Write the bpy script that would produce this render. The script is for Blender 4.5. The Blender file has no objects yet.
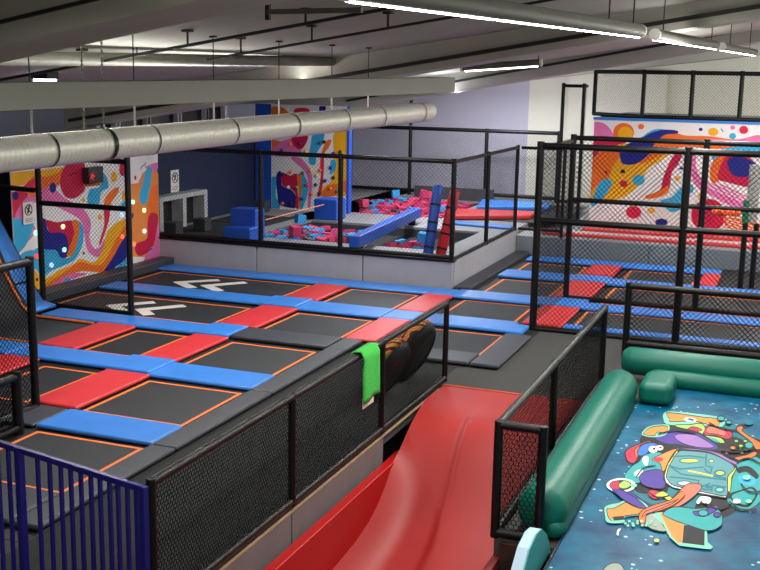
import bpy, bmesh, math, random
import numpy as np
from mathutils import Matrix, Vector
random.seed(7)
scene = bpy.context.scene
COL = scene.collection
# ---------------------------------------------------------------- camera model (measured from the photograph)
F, PITCH, ROLL, YAW, H = 1082.298, 0.192443, -0.0176004, -0.369617, 4.0
cp, sp, cr, sr = math.cos(PITCH), math.sin(PITCH), math.cos(ROLL), math.sin(ROLL)
_fw = np.array([0, cp, -sp]); _rt = np.array([1.0, 0, 0]); _dn = np.array([0, -sp, -cp])
_R = np.array([cr*_rt+sr*_dn, -sr*_rt+cr*_dn, _fw])
_W = np.array([[math.cos(YAW), math.sin(YAW), 0], [-math.sin(YAW), math.cos(YAW), 0], [0, 0, 1]])
CM = _R @ _W.T
def ray(x, y): return CM.T @ np.array([(x-380)/F, (y-285)/F, 1.0])
EYE = np.array([0, 0, H])
def onz(x, y, z=0.0):
    d = ray(x, y); return EYE + d*(z-H)/d[2]
def onX(x, y, X):
    d = ray(x, y); return EYE + d*X/d[0]
def onY(x, y, Y):
    d = ray(x, y); return EYE + d*Y/d[1]
def project(p):
    c = CM @ (np.array(p)-EYE); return c[0]/c[2]*F+380, c[1]/c[2]*F+285
TH = math.radians(4.3)                       # the hall stands 4.3 degrees off the trampoline grid
UX = np.array([math.cos(TH), -math.sin(TH), 0]); UY = np.array([math.sin(TH), math.cos(TH), 0])
def onYp(x, y, Yp):
    d = ray(x, y); return EYE + d*Yp/(d@UY)
def bld(xp, yp, z): return UX*xp + UY*yp + np.array([0, 0, z])
cam = bpy.data.cameras.new('camera'); co = bpy.data.objects.new('camera', cam); COL.objects.link(co)
cam.sensor_width = 36.0; cam.lens = F/760*36; cam.clip_end = 200
m3 = Matrix(((CM[0][0], -CM[1][0], -CM[2][0]), (CM[0][1], -CM[1][1], -CM[2][1]), (CM[0][2], -CM[1][2], -CM[2][2])))
co.matrix_world = Matrix.Translation((0, 0, H)) @ m3.to_4x4()
scene.camera = co
vs = scene.view_settings
vs.view_transform = 'Standard'; vs.look = 'None'; vs.gamma = 1; vs.exposure = 0; vs.use_curve_mapping = False
scene.cycles.use_denoising = True
# ---------------------------------------------------------------- materials
def lin(c):
    out = []
    for v in c:
        v /= 255.0
        out.append(v/12.92 if v <= .04045 else ((v+.055)/1.055)**2.4)
    return tuple(out)+(1,)
MATS = {}
def mat(name, rgb, rough=.6, var=.12, scale=6.0, bump=0.0, bscale=60.0, metal=0.0, spec=.5, rgb2=None):
    if name in MATS: return MATS[name]
    m = bpy.data.materials.new(name); m.use_nodes = True; nt = m.node_tree; N = nt.nodes; L = nt.links
    b = N['Principled BSDF']; b.inputs['Roughness'].default_value = rough; b.inputs['Metallic'].default_value = metal
    b.inputs['Specular IOR Level'].default_value = spec
    tc = N.new('ShaderNodeTexCoord'); nz = N.new('ShaderNodeTexNoise'); nz.inputs['Scale'].default_value = scale; nz.inputs['Detail'].default_value = 5
    L.new(tc.outputs['Object'], nz.inputs['Vector'])
    rp = N.new('ShaderNodeValToRGB'); c = lin(rgb)
    c2 = lin(rgb2) if rgb2 else tuple(min(1, v*(1+var)) for v in c[:3])+(1,)
    c1 = c if rgb2 else tuple(v*(1-var) for v in c[:3])+(1,)
    rp.color_ramp.elements[0].position = .3; rp.color_ramp.elements[1].position = .7
    rp.color_ramp.elements[0].color = c1; rp.color_ramp.elements[1].color = c2
    L.new(nz.outputs['Fac'], rp.inputs['Fac']); L.new(rp.outputs['Color'], b.inputs['Base Color'])
    if bump:
        n2 = N.new('ShaderNodeTexNoise'); n2.inputs['Scale'].default_value = bscale; L.new(tc.outputs['Object'], n2.inputs['Vector'])
        bp = N.new('ShaderNodeBump'); bp.inputs['Strength'].default_value = bump; bp.inputs['Distance'].default_value = .02
        L.new(n2.outputs['Fac'], bp.inputs['Height']); L.new(bp.outputs['Normal'], b.inputs['Normal'])
    MATS[name] = m; return m
def emit(name, rgb, strength):
    if name in MATS: return MATS[name]
    m = bpy.data.materials.new(name); m.use_nodes = True; b = m.node_tree.nodes['Principled BSDF']
    b.inputs['Base Color'].default_value = lin(rgb); b.inputs['Emission Color'].default_value = lin(rgb); b.inputs['Emission Strength'].default_value = strength
    MATS[name] = m; return m
BLUE = mat('blue vinyl', (54, 128, 216), .38, .06, 3, .15, 9)
RED = mat('red vinyl', (206, 50, 56), .4, .06, 3, .12, 9)
BLACKV = mat('black vinyl', (55, 59, 67), .45, .12, 4, .15, 10)
MATB = mat('jump mat weave', (37, 41, 45), .55, .15, 2.2, .25, 260, spec=.4)
SPRING = mat('spring cover black', (22, 22, 24), .6, .2, 8)
ORANGE = mat('orange webbing', (236, 118, 42), .6, .08, 20)
CARPET = mat('charcoal carpet', (74, 74, 74), .95, .22, 120, .4, 400, spec=.1)
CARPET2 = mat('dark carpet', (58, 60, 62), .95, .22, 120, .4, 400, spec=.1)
BLACK = mat('black foam sleeve', (11, 11, 12), .4, .25, 14, .3, 50, spec=.3)
NET = mat('black netting', (9, 10, 10), .8, .2, 40, spec=.15)
GREYPAD = mat('grey wall vinyl', (158, 158, 166), .5, .05, 3, .1, 6)
GREYSIDE = mat('grey side panel', (108, 102, 102), .7, .08, 3)
DECK = mat('grey deck vinyl', (140, 141, 145), .6, .08, 4, .1, 9)
NAVY = mat('navy wall', (9, 27, 64), .75, .12, 1.5)
ROYAL = mat('royal blue panel', (24, 80, 186), .5, .06, 2)
LAV = mat('lavender wall', (198, 195, 213), .85, .03, .8)
CREAM = mat('cream wall', (234, 232, 218), .85, .03, .8)
CEIL = mat('grey ceiling deck', (160, 162, 152), .85, .05, 1.2)
BEAM = mat('concrete beam', (172, 170, 160), .8, .06, 2)
BOXB = mat('putty painted beam', (106, 107, 98), .6, .04, 2)
WHITEP = mat('white paint', (226, 224, 218), .5, .04, 4)
STEEL = mat('galvanised steel', (214, 214, 204), .42, .08, 30, .05, 40, metal=.25)
DSTEEL = mat('dark steel', (40, 38, 38), .5, .15, 10, metal=.4)
GATE = mat('dark blue gate paint', (22, 17, 98), .35, .08, 8)
SLIDE = mat('red slide vinyl', (160, 36, 34), .5, .05, 1.5, .06, 4)
SLIDER = mat('bright red side wall', (168, 10, 10), .4, .05, 1.5)
GREEN = mat('green inflatable vinyl', (4, 102, 86), .42, .06, 3, .15, 9, spec=.32)
TEAL = mat('teal foam', (62, 160, 158), .6, .05, 5)
PALEB = mat('pale blue edge', (168, 196, 216), .6, .04, 5)
# ---------------------------------------------------------------- mesh builder
class MB:
    def __init__(s): s.v = []; s.f = []; s.m = []
    def quadbox(s, P, mi=0):                 # P: 8 points, bottom ring of 4 then top ring of 4 (counter-clockwise from above)
        b = len(s.v); s.v += [tuple(p) for p in P]
        for q in ((0, 3, 2, 1), (4, 5, 6, 7), (0, 1, 5, 4), (1, 2, 6, 5), (2, 3, 7, 6), (3, 0, 4, 7)):
            s.f.append(tuple(b+i for i in q)); s.m.append(mi)
        return s
    def box(s, x0, x1, y0, y1, z0, z1, mi=0):
        return s.quadbox([(x0, y0, z0), (x1, y0, z0), (x1, y1, z0), (x0, y1, z0), (x0, y0, z1), (x1, y0, z1), (x1, y1, z1), (x0, y1, z1)], mi)
    def obox(s, c, ax, ay, az, mi=0):         # oriented box: centre, three half vectors
        c, ax, ay, az = map(np.array, (c, ax, ay, az))
        return s.quadbox([c-ax-ay-az, c+ax-ay-az, c+ax+ay-az, c-ax+ay-az, c-ax-ay+az, c+ax-ay+az, c+ax+ay+az, c-ax+ay+az], mi)
    def tube(s, pts, r, n=10, cap=True, mi=0):
        pts = [np.array(p, float) for p in pts]; rr = r if hasattr(r, '__len__') else [r]*len(pts)
        b = len(s.v); ref = None
        for i, p in enumerate(pts):
            t = pts[min(i+1, len(pts)-1)]-pts[max(i-1, 0)]; t = t/(np.linalg.norm(t)+1e-9)
            if ref is None:
                ref = np.array([0, 0, 1.0]) if abs(t[2]) < .9 else np.array([1.0, 0, 0])
            u = ref-t*(ref@t); u /= np.linalg.norm(u); w = np.cross(t, u); ref = u
            for k in range(n):
                a = 2*math.pi*k/n; s.v.append(tuple(p+rr[i]*(math.cos(a)*u+math.sin(a)*w)))
        for i in range(len(pts)-1):
            for k in range(n):
                k2 = (k+1) % n; s.f.append((b+i*n+k, b+i*n+k2, b+(i+1)*n+k2, b+(i+1)*n+k)); s.m.append(mi)
        if cap:
            s.f.append(tuple(b+k for k in reversed(range(n)))); s.m.append(mi)
            e = b+(len(pts)-1)*n; s.f.append(tuple(e+k for k in range(n))); s.m.append(mi)
        return s
    def poly(s, pts, mi=0):
        b = len(s.v); s.v += [tuple(p) for p in pts]; s.f.append(tuple(range(b, b+len(pts)))); s.m.append(mi); return s
    def extr(s, pts, off, mi=0):              # closed outline extruded by off
        n = len(pts); off = np.array(off); b = len(s.v)
        s.v += [tuple(p) for p in pts]; s.v += [tuple(np.array(p)+off) for p in pts]
        s.f.append(tuple(b+i for i in reversed(range(n)))); s.f.append(tuple(b+n+i for i in range(n))); s.m += [mi, mi]
        for i in range(n):
            j = (i+1) % n; s.f.append((b+i, b+j, b+n+j, b+n+i)); s.m.append(mi)
        return s
    def grid(s, G, mi=0):                     # G[i][j] points
        b = len(s.v); n = len(G); k = len(G[0])
        for row in G: s.v += [tuple(p) for p in row]
        for i in range(n-1):
            for j in range(k-1):
                s.f.append((b+i*k+j, b+(i+1)*k+j, b+(i+1)*k+j+1, b+i*k+j+1)); s.m.append(mi)
        return s
    def build(s, name, mats, parent=None, smooth=False, bevel=0, origin=None, fix=True, solid=0):
        me = bpy.data.meshes.new(name)
        o0 = np.array(parent['_o'] if parent else (origin if origin is not None else (0, 0, 0)), float)
        if parent is None and origin is None:
            A = np.array(s.v); o0 = np.array([(A[:, 0].min()+A[:, 0].max())/2, (A[:, 1].min()+A[:, 1].max())/2, A[:, 2].min()])
        me.from_pydata([tuple(np.array(v)-o0) for v in s.v], [], s.f)
        for mm in (mats if isinstance(mats, (list, tuple)) else [mats]): me.materials.append(mm)
        me.polygons.foreach_set('material_index', s.m)
        if fix:
            bm = bmesh.new(); bm.from_mesh(me); bmesh.ops.recalc_face_normals(bm, faces=bm.faces); bm.to_mesh(me); bm.free()
        if smooth: me.polygons.foreach_set('use_smooth', [True]*len(me.polygons))
        me.update()
        o = bpy.data.objects.new(name, me); COL.objects.link(o); o['_o'] = [float(x) for x in o0]
        if parent:
            o.parent = parent
        else:
            o.location = o0
        if solid:
            md = o.modifiers.new('solidify', 'SOLIDIFY'); md.thickness = solid
        if bevel:
            md = o.modifiers.new('bevel', 'BEVEL'); md.width = bevel; md.segments = 3; md.limit_method = 'ANGLE'; md.harden_normals = True
            me.polygons.foreach_set('use_smooth', [True]*len(me.polygons))
        return o
def tag(o, label, cat, group=None, kind=None):
    o['label'] = label; o['category'] = cat
    if group: o['group'] = group
    if kind: o['kind'] = kind
    return o
def thing(name, label, cat, loc, group=None):
    o = bpy.data.objects.new(name, None); COL.objects.link(o); o.empty_display_size = .1
    o.location = tuple(float(v) for v in loc); o['_o'] = [float(v) for v in loc]
    return tag(o, label, cat, group)
def struct(name, mb, m, label=None, **k):
    o = mb.build(name, m, **k); o['kind'] = 'structure'
    if label: o['label'] = label
    return o
def strands(mb, S, r, n=3):
    for p, q in S: 
        p = np.array(p); q = np.array(q); t = q-p; L = np.linalg.norm(t)
        if L < 1e-4: continue
        t /= L; ref = np.array([0, 0, 1.0]) if abs(t[2]) < .95 else np.array([1.0, 0, 0])
        u = np.cross(t, ref); u /= np.linalg.norm(u); w = np.cross(t, u); b = len(mb.v)
        for c in (p, q):
            for k in range(n):
                a = 2*math.pi*k/n; mb.v.append(tuple(c+r*(math.cos(a)*u+math.sin(a)*w)))
        for k in range(n):
            k2 = (k+1) % n; mb.f.append((b+k, b+k2, b+n+k2, b+n+k)); mb.m.append(0)
def net(parent, O, U, V, W, Hh, sp=.075, r=.004, hexa=False):
    """diamond (or honeycomb) netting as real strands inside the parallelogram O + s*U + t*V"""
    O, U, V = map(lambda a: np.array(a, float), (O, U, V)); U = U/np.linalg.norm(U); V = V/np.linalg.norm(V)
    Nn = np.cross(U, V); mb = MB(); S = []
    if hexa:
        a = sp/1.732; dy = 1.5*a; row = 0; t = 0.0
        P = lambda s_, t_: O+U*min(max(s_, 0), W)+V*min(max(t_, 0), Hh)
        while t < Hh+a:
            s0 = 0 if row % 2 == 0 else sp/2
            k = 0
            while s0+k*sp < W+sp:
                x = s0+k*sp
                if x <= W:
                    if t <= Hh: S.append((P(x, t), P(x, t+a)))
                    if t+a <= Hh:
                        S.append((P(x, t+a), P(x-sp/2, t+1.5*a))); S.append((P(x, t+a), P(x+sp/2, t+1.5*a)))
                k += 1
            t += dy; row += 1
    else:
        d = sp*1.4142
        k = -int(Hh/d)-1
        while k*d < W:                       # s - t = k d
            c = k*d; t0 = max(0, -c); t1 = min(Hh, W-c)
            if t1 > t0: S.append((O+U*(t0+c)+V*t0, O+U*(t1+c)+V*t1))
            k += 1
        k = 0
        while k*d < W+Hh:                    # s + t = k d
            c = k*d; t0 = max(0, c-W); t1 = min(Hh, c)
            if t1 > t0: S.append((O+U*(c-t0)+V*t0+Nn*r, O+U*(c-t1)+V*t1+Nn*r))
            k += 1
    strands(mb, S, r)
    return mb.build('net_panel', NET, parent, fix=False)
def fence(label, P, z0, z1, rails, group=None, pr=.045, rr=.045, sp=.075, r=.004, hexa=False, posts=None, netz=None, rs=None, cat='fence', gaps=(), name='net_fence'):
    """P: ground points of the posts in order; rails: heights; one net panel between neighbouring posts"""
    P = [np.array(p, float) for p in P]
    t = thing(name, label, cat, (P[0][0], P[0][1], z0), group)
    for i, p in enumerate(P):
        if posts and i not in posts: continue
        mb = MB(); mb.tube([(p[0], p[1], z0), (p[0], p[1], (z0+z1)/2), (p[0], p[1], z1+pr*.6)], pr, 12)
        mb.build('post', BLACK, t, smooth=False, bevel=.008)
    for i in range(len(P)-1):
        a, b = P[i], P[i+1]; W = np.linalg.norm(b-a)
        for k, z in enumerate(rails):
            MB().tube([(a[0], a[1], z), (b[0], b[1], z)], rr, 12).build('rail', BLACK, t, bevel=.008)
        if i in gaps: continue
        u = (b-a)/W; n0, n1 = netz or (z0+.03, z1)
        net(t, (a[0], a[1], n0), (u[0], u[1], 0), (0, 0, 1), W, n1-n0, sp, rs[i] if rs else r, hexa)
    return t
def spline(pts, n=6):
    pts = [np.array(p, float) for p in pts]; k = len(pts); out = []
    for i in range(k):
        p0, p1, p2, p3 = pts[i-1], pts[i], pts[(i+1) % k], pts[(i+2) % k]
        for j in range(n):
            t = j/n; out.append(.5*((2*p1)+(-p0+p2)*t+(2*p0-5*p1+4*p2-p3)*t*t+(-p0+3*p1-3*p2+p3)*t**3))
    return out
def circ(x, y, rx, ry=None, n=14):
    ry = ry or rx
    return [(x+rx*math.cos(2*math.pi*i/n), y+ry*math.sin(2*math.pi*i/n)) for i in range(n)]
def stroke(pts, w):
    pts = [np.array(p, float) for p in pts]; l, r_ = [], []
    for i, p in enumerate(pts):
        t = pts[min(i+1, len(pts)-1)]-pts[max(i-1, 0)]; t /= np.linalg.norm(t)+1e-9; n = np.array([-t[1], t[0]])*w/2
        l.append(p+n); r_.append(p-n)
    return l+r_[::-1]
def art(mb, shapes, proj, nrm, cols, clip=None):
    """flat printed shapes: proj maps picture-crop points onto the printed surface, nrm lifts each a hair above the last"""
    from mathutils.geometry import tessellate_polygon
    nrm = np.array(nrm, float)
    for i, (c, pts, sm) in enumerate(shapes):
        q = spline(pts) if sm else [np.array(p, float) for p in pts]
        P3 = [np.array(proj(p[0], p[1])) for p in q]
        if clip: P3 = [clip(p) for p in P3]
        P3 = [p+nrm*(.0012+.00012*i) for p in P3]
        tris = tessellate_polygon([[Vector(p) for p in P3]])
        b = len(mb.v); mb.v += [tuple(p) for p in P3]
        for t in tris: 
            a0, a1, a2 = (P3[k] for k in t); nn = np.cross(a1-a0, a2-a0)
            t = t if nn@nrm > 0 else (t[0], t[2], t[1])
            mb.f.append(tuple(b+k for k in t)); mb.m.append(cols.index(c)+1)
PAL = {'yel': (238, 172, 34), 'ora': (236, 112, 40), 'red': (216, 40, 74), 'pin': (226, 116, 176), 'sky': (60, 168, 214), 'nav': (34, 40, 132), 'whi': (236, 234, 230),
       'cri': (196, 28, 72), 'tea': (44, 158, 160), 'pur': (72, 52, 146), 'blk': (20, 22, 28), 'lim': (160, 204, 92), 'lye': (226, 220, 78), 'min': (122, 206, 176), 'lav': (150, 110, 178), 'sal': (214, 112, 92), 'oro': (232, 138, 66), 'dtl': (24, 112, 128), 'gry': (150, 160, 150), 'brd': (88, 146, 152), 'blu': (52, 110, 196)}
def grow(pts, d):
    out = []; n = len(pts); ar = sum(pts[i-1][0]*pts[i][1]-pts[i][0]*pts[i-1][1] for i in range(n)); sg = 1 if ar > 0 else -1
    for i in range(n):
        t = np.array(pts[(i+1) % n])-np.array(pts[i-1]); L = np.linalg.norm(t)+1e-9; out.append((pts[i][0]+sg*d*t[1]/L, pts[i][1]-sg*d*t[0]/L))
    return out
def pal(keys): return [mat('print '+k, PAL[k], .55, .05, 5, spec=.2) for k in keys]
# ---------------------------------------------------------------- setting: floors, walls, roof
mb = MB(); mb.box(-13.6, -4.2, -3, 31.6, -.16, 0); mb.box(-4.2, 4.6, 13.08, 31.6, -.16, 0); mb.box(-2.26, 4.6, 8.73, 13.08, -.16, 0); mb.box(-1.72, 4.6, -3, 8.73, -.16, 0)
struct('floor', mb, CARPET, origin=(0, 0, 0))
struct('floor_lower', MB().box(-4.2, -2.26, -3, 13.4, -1.4, -1.22), CARPET2)
struct('void_blocker', MB().box(-4.7, -4.6, 3, 13.5, -1.22, -.17).box(-4.6, -2.2, 13.4, 13.5, -1.22, -.17), SPRING)  # added black sheets that keep the void under the floor dark
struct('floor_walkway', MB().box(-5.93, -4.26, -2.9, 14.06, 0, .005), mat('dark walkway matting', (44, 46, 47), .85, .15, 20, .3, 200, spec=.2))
struct('trampoline_bed', MB().box(-12.3, -5.96, 7.0, 14.66, 0, .004).box(-12.3, -3.7, 14.1, 19.15, 0, .003).box(-5.6, .9, 16.75, 24.0, 0, .004), SPRING)
ROOFC, ROOFS = 5.5, .144
def roofz(xp): return ROOFC + ROOFS*xp
mb = MB()
P = [bld(x, y, roofz(x)+dz) for dz in (0, .12) for x, y in ((-16.5, -4), (7, -4), (7, 32), (-16.5, 32))]
struct('ceiling', mb.quadbox(P), CEIL, origin=(0, 0, 0))
def wall(name, a, b, th, z0, z1a, z1b, m):
    a = np.array(a, float); b = np.array(b, float); d = (b-a)/np.linalg.norm(b-a); n = np.array([-d[1], d[0]])*th
    Q = [a, b, b+n, a+n]; zt = [z1a, z1b, z1b, z1a]
    return struct(name, MB().quadbox([(q[0], q[1], z0) for q in Q]+[(q[0], q[1], z) for q, z in zip(Q, zt)]), m)
YB = 31.2
def bx(xp, yp): p = bld(xp, yp, 0); return (p[0], p[1])
def inter(px, py):            # building x of the back wall seen at a pixel
    p = onYp(px, py, YB); return p@UX
xs = inter(529, 100)
xc = inter(572, 90)
wall('wall_back', bx(-16.4, YB), bx(xs, YB), .2, 0, roofz(-16.4), roofz(xs), LAV)
wall('wall_back_right', bx(xs, YB), bx(6.5, YB), .2, 0, roofz(xs), roofz(6.5), CREAM)
cpil = MB(); a = bld(xc+.05, YB-.28, 0); 
struct('wall_pier', MB().quadbox([bld(x, y, z) for z in (0, roofz(xc)) for x, y in ((xc-.02, YB-.02), (xc-.02, YB-.3), (inter(668, 95), YB-.3), (inter(668, 95), YB-.02))]), CREAM)
wall('wall_left', (-13.25, 31.6), (-13.25, -3), -.2, 0, 2.62, 2.62, NAVY)
struct('wall_left_upper', MB().quadbox([(x, y, z) for z in (2.62, 2.78) for x, y in ((-13.45, -3), (-13.25, -3), (-13.25, 31.6), (-13.45, 31.6))]), WHITEP)
wall('wall_far_left', (-16.2, 33), (-16.2, -4), -.2, 0, 3.4, 3.4, LAV)
wall('wall_right', (4.6, -3.2), (4.6, 32), -.2, 0, 6.2, 6.2, CREAM)
wall('wall_front', (-16.2, -3.2), (4.8, -3.2), -.2, -1.3, 6.2, 6.2, CREAM)
# clerestory window row above the navy wall, behind the duct
for i, (a, b) in enumerate(((100, 117), (119, 147), (151, 178), (182, 206), (209, 225))):
    p = onX(a, 118, -13.2); q = onX(b, 118, -13.2)
    w = thing('window_%d' % (i+1), 'dark window pane number %d in the row high on the left wall' % (i+1), 'window', (-13.2, (p[1]+q[1])/2, 2.8)); w['kind'] = 'structure'
    y0, y1 = p[1], q[1]; zt = roofz(-14.6)-.02
    MB().box(-13.36, -13.32, y0, y1, 2.78, zt).build('pane', mat('dark glass', (18, 20, 26), .15, .1, 3), w)
    MB().box(-13.38, -13.2, y0-.12, y0, 2.78, zt).box(-13.38, -13.2, y1, y1+.12, 2.78, zt).build('window_frame', LAV, w)
# roof beams of concrete and the dark rails slung below the deck
def beam(name, p0, p1, yp, depth, width, m, label):
    a = onYp(*p0, yp); b = onYp(*p1, yp); d = (b-a)/(b-a)[0]
    s = d[2]; A = a+d*(-13.2-a[0]); B = a+d*(4.2-a[0])
    mb = MB(); Q = [A, B, B+UY*width, A+UY*width]
    mb.quadbox([q-np.array([0, 0, depth]) for q in Q]+[np.array([q[0], q[1], max(q[2], roofz(q@UX)+.02)]) for q in Q])
    o = mb.build(name, m); o['kind'] = 'structure'; return A, B
beam('beam_near', (0, 24), (100, 0), 6.4, .16, .75, BEAM, '')
beam('beam_middle', (380, 69), (570, 37.6), 16.2, .14, .7, BEAM, '')
beam('beam_far', (455, 82), (700, 41), 25.0, .22, .8, BEAM, '')
beam('beam_wall', (458, 82), (600, 66), 29.5, .16, .7, BEAM, '')
def rail(label, p0, p1, yp, r, xa, xb, br=()):
    a = onYp(*p0, yp); b = onYp(*p1, yp); d = (b-a)/(b-a)[0]
    A = a+d*(xa-a[0]); B = a+d*(xb-a[0])
    t = thing('ceiling_rail', label, 'rail', A, 'dark rails slung under the roof deck')
    u = (B-A)/np.linalg.norm(B-A); 
    _R = MB().obox((A+B)/2, (B-A)/2, UY*r, np.array([0, 0, r])); rl = _R.build('rail', DSTEEL, t)
    for x in br:
        p = A+d*(x-A[0]); zt = roofz(p@UX)
        if zt > p[2]+.02:
            MB().tube([p, (p[0], p[1], zt)], .014, 6).box(p[0]-.05, p[0]+.05, p[1]-.05, p[1]+.05, zt-.03, zt).build('bracket', DSTEEL, rl)
rail('longer dark ceiling rail crossing above the tube lamp and putty beam, nearer one', (190, 45), (380, 10), 10.2, .017, -13, 2, (-8, -6.5, -5, -3.2, -1))
rail('thin dark ceiling rail running just behind the nearer dark rail', (240, 54), (458, 16), 11.6, .015, -7.1, 2, (-6.6, -5.6, -4.6, -3.3, -1))
rail('dark ceiling rail along the top of the middle concrete beam', (380, 69), (570, 37.6), 16.1, .03, -13, 4)
rail('dark ceiling rail along the top of the nearest concrete beam', (0, 22), (100, -2), 6.3, .014, -8, 3)
rail('dark ceiling rail along the top of the far concrete beam', (455, 81.5), (700, 38), 24.9, .028, -11, 4)
# ---------------------------------------------------------------- trampolines
def tramp(label, x0, x1, y0, y1, arrows=()):
    t = thing('trampoline', label, 'trampoline', ((x0+x1)/2, (y0+y1)/2, 0), 'jump beds of the trampoline court')
    MB().box(x0-.13, x1+.13, y0-.13, y1+.13, .004, .009).build('spring_cover', SPRING, t)
    jm = MB().box(x0, x1, y0, y1, .009, .014).build('jump_mat', MATB, t)
    w = .045; z0, z1 = .014, .018
    mb = MB()
    for b in ((x0, x1, y0, y0+w), (x0, x1, y1-w, y1), (x0, x0+w, y0+w, y1-w), (x1-w, x1, y0+w, y1-w)): mb.box(*b, z0, z1)
    mb.build('edge_stripe', ORANGE, jm)
    for V in arrows:
        pts = [np.array(onz(*p, .015)) for p in V]
        mb = MB()
        for k in (0, 2):
            a, c = pts[1][:2], pts[k][:2]; d = (c-a)/np.linalg.norm(c-a); n = np.array([-d[1], d[0]])*.1
            q = [a-n-d*.08, c-n, c+n, a+n-d*.08]
            mb.extr([(p[0], p[1], .015+.001*k) for p in q], (0, 0, .002))
        mb.build('arrow_marking', WHITEP, jm)
k4 = lambda *p: [(x/2.923, 190+y/2.923) for x, y in p]
tramp('jump bed in the front corner, behind the dark blue railing gate', -7.72, -6.32, 8.0, 9.4)
tramp('jump bed behind the left tall fence, left of the leftmost red pad', -11.9, -10.3, 10.2, 11.65)
tramp('narrow jump bed between the two red pads, beside the tall fence post on the left', -9.4, -8.52, 10.2, 11.65)
tramp('jump bed behind the nearest blue pad, touching the black edge pads', -7.72, -6.34, 10.2, 11.63)
tramp('narrow jump bed between two red pads, just in front of the chevron jump beds', -9.44, -8.52, 12.55, 13.93)
tramp('jump bed in front of the wide black pad, right of the red pad', -7.75, -6.35, 12.5, 13.9)
tramp('wide jump bed with white chevrons, the nearer one by the mural', -11.8, -8.6, 14.75, 16.12, (k4((452, 328), (330, 338), (362, 355)), k4((540, 338), (414, 350), (436, 366))))
tramp('jump bed behind the wide black pad, left of the net cage corner', -7.73, -6.36, 14.78, 16.14)
tramp('jump bed behind the beanbags, in front of the corner with grey carpet', -5.44, -4.12, 14.75, 16.05)
tramp('wide jump bed with white chevrons, the farther one below the grey pit wall', -11.85, -8.55, 17.05, 18.42, (k4((640, 263), (524, 270), (562, 287)), k4((718, 270), (604, 280), (642, 296))))
tramp('jump bed below the grey pit wall, between the two red pads', -7.72, -6.38, 17.05, 18.45)
tramp('jump bed below the front corner of the foam pit', -5.5, -4.2, 17.05, 18.42)
tramp('long jump bed behind the net cage, nearest the inflatable', -3.28, .7, 17.15, 18.43)
tramp('jump bed beside the grey side wall of the pit, middle of three', -5.4, -4.15, 19.2, 20.75)
tramp('long jump bed seen through both layers of netting, middle of the right side', -3.2, .7, 19.2, 20.8)
tramp('jump bed in the back corner by the grey pit wall', -5.4, -4.1, 21.75, 22.88)
tramp('jump bed farthest back on the right, in front of the grey riser', -3.2, -1.82, 21.75, 22.92)
def pad(label, m, x0, x1, y0, y1, top=.075, z0=.02, group=None):
    nm = {BLUE: 'blue_pad', RED: 'red_pad', BLACKV: 'black_pad'}[m]
    g = {BLUE: 'blue safety pads', RED: 'red safety pads', BLACKV: 'black edge pads'}[m]
    o = MB().box(x0, x1, y0, y1, z0, top).build(nm, m, bevel=.028)
    return tag(o, label, 'safety pad', g)
B, Rr, K = BLUE, RED, BLACKV
pad('blue pad nearest the camera, between the front two jump beds', B, -7.8, -6.26, 9.46, 10.1)
pad('blue pad behind the tall left fence, left end of the second row', B, -12.1, -10.2, 11.83, 12.42)
pad('blue pad in the second row, between the two near red pads', B, -10.17, -8.52, 11.83, 12.42)
pad('square blue cap pad where the second row crosses the near red strip', B, -8.52, -7.82, 11.78, 12.46, .095)
pad('blue pad ending at the black edge pads, second row from the front', B, -7.82, -6.26, 11.73, 12.4)
pad('long blue pad under the net frame, in front of the nearer chevrons', B, -11.36, -8.5, 14.03, 14.58)
pad('square blue cap pad at the left end of the wide black pad', B, -8.5, -7.88, 14.0, 14.68, .095)
pad('long blue pad between the two chevron jump beds', B, -11.9, -8.6, 16.36, 16.95)
pad('square blue cap pad right of the chevrons, between two red pads', B, -8.6, -7.85, 16.32, 17.0, .095)
pad('blue pad in the middle row, between the two centre red pads', B, -7.85, -6.28, 16.26, 16.95)
pad('short blue pad crossing the centre red strip behind the green towel', B, -6.28, -5.72, 16.28, 16.9)
pad('blue pad reaching the base of the net cage corner post', B, -5.72, -4.1, 16.2, 16.9)
pad('square blue cap pad at the foot of the net cage corner post', B, -4.12, -3.86, 16.1, 16.64, .095)
pad('blue pad behind the low black fence, nearest on the right', B, -3.38, .9, 16.84, 17.1)
pad('blue pad along the grey pit wall, left half behind the chevrons', B, -12.1, -8.5, 18.48, 19.05)
pad('blue pad along the grey pit wall, between the two red pads', B, -8.5, -6.22, 18.48, 19.05)
pad('blue pad under the corner of the grey pit wall', B, -6.22, -5.78, 18.5, 19.05)
pad('blue pad right of the pit wall corner, left of the red cage pads', B, -5.78, -4.07, 18.45, 19.12)
pad('blue pad crossing between the near two red pads in the cage', B, -4.07, -3.38, 18.5, 19.2)
pad('long blue pad through both nets, right of the near cage red pads', B, -3.38, .9, 18.42, 18.95)
pad('blue pad beside the pit side wall, left of the middle red cage pad', B, -5.55, -4.05, 20.85, 21.62)
pad('blue pad crossing between the far two red pads in the cage', B, -4.05, -3.4, 21.05, 21.72)
pad('long blue pad farther back on the right, right of the cage red pads', B, -3.4, -.45, 20.9, 21.55)
pad('farthest blue pad along the foot of the grey riser', B, -5.5, -1.4, 23.0, 23.62)
pad('red pad behind the tall left fence, leftmost of all', Rr, -10.2, -9.58, 10.2, 11.8)
pad('red pad leading from the nearest blue pad row to the second row', Rr, -8.44, -7.76, 10.16, 11.74)
pad('red pad left of the narrow jump bed, under the tall net frame', Rr, -10.17, -9.5, 12.45, 14.0)
pad('red pad right of the narrow jump bed, left of the wide black pad', Rr, -8.43, -7.84, 12.47, 13.98)
pad('red pad behind the left end of the wide black pad', Rr, -8.47, -7.78, 14.7, 16.28)
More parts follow.
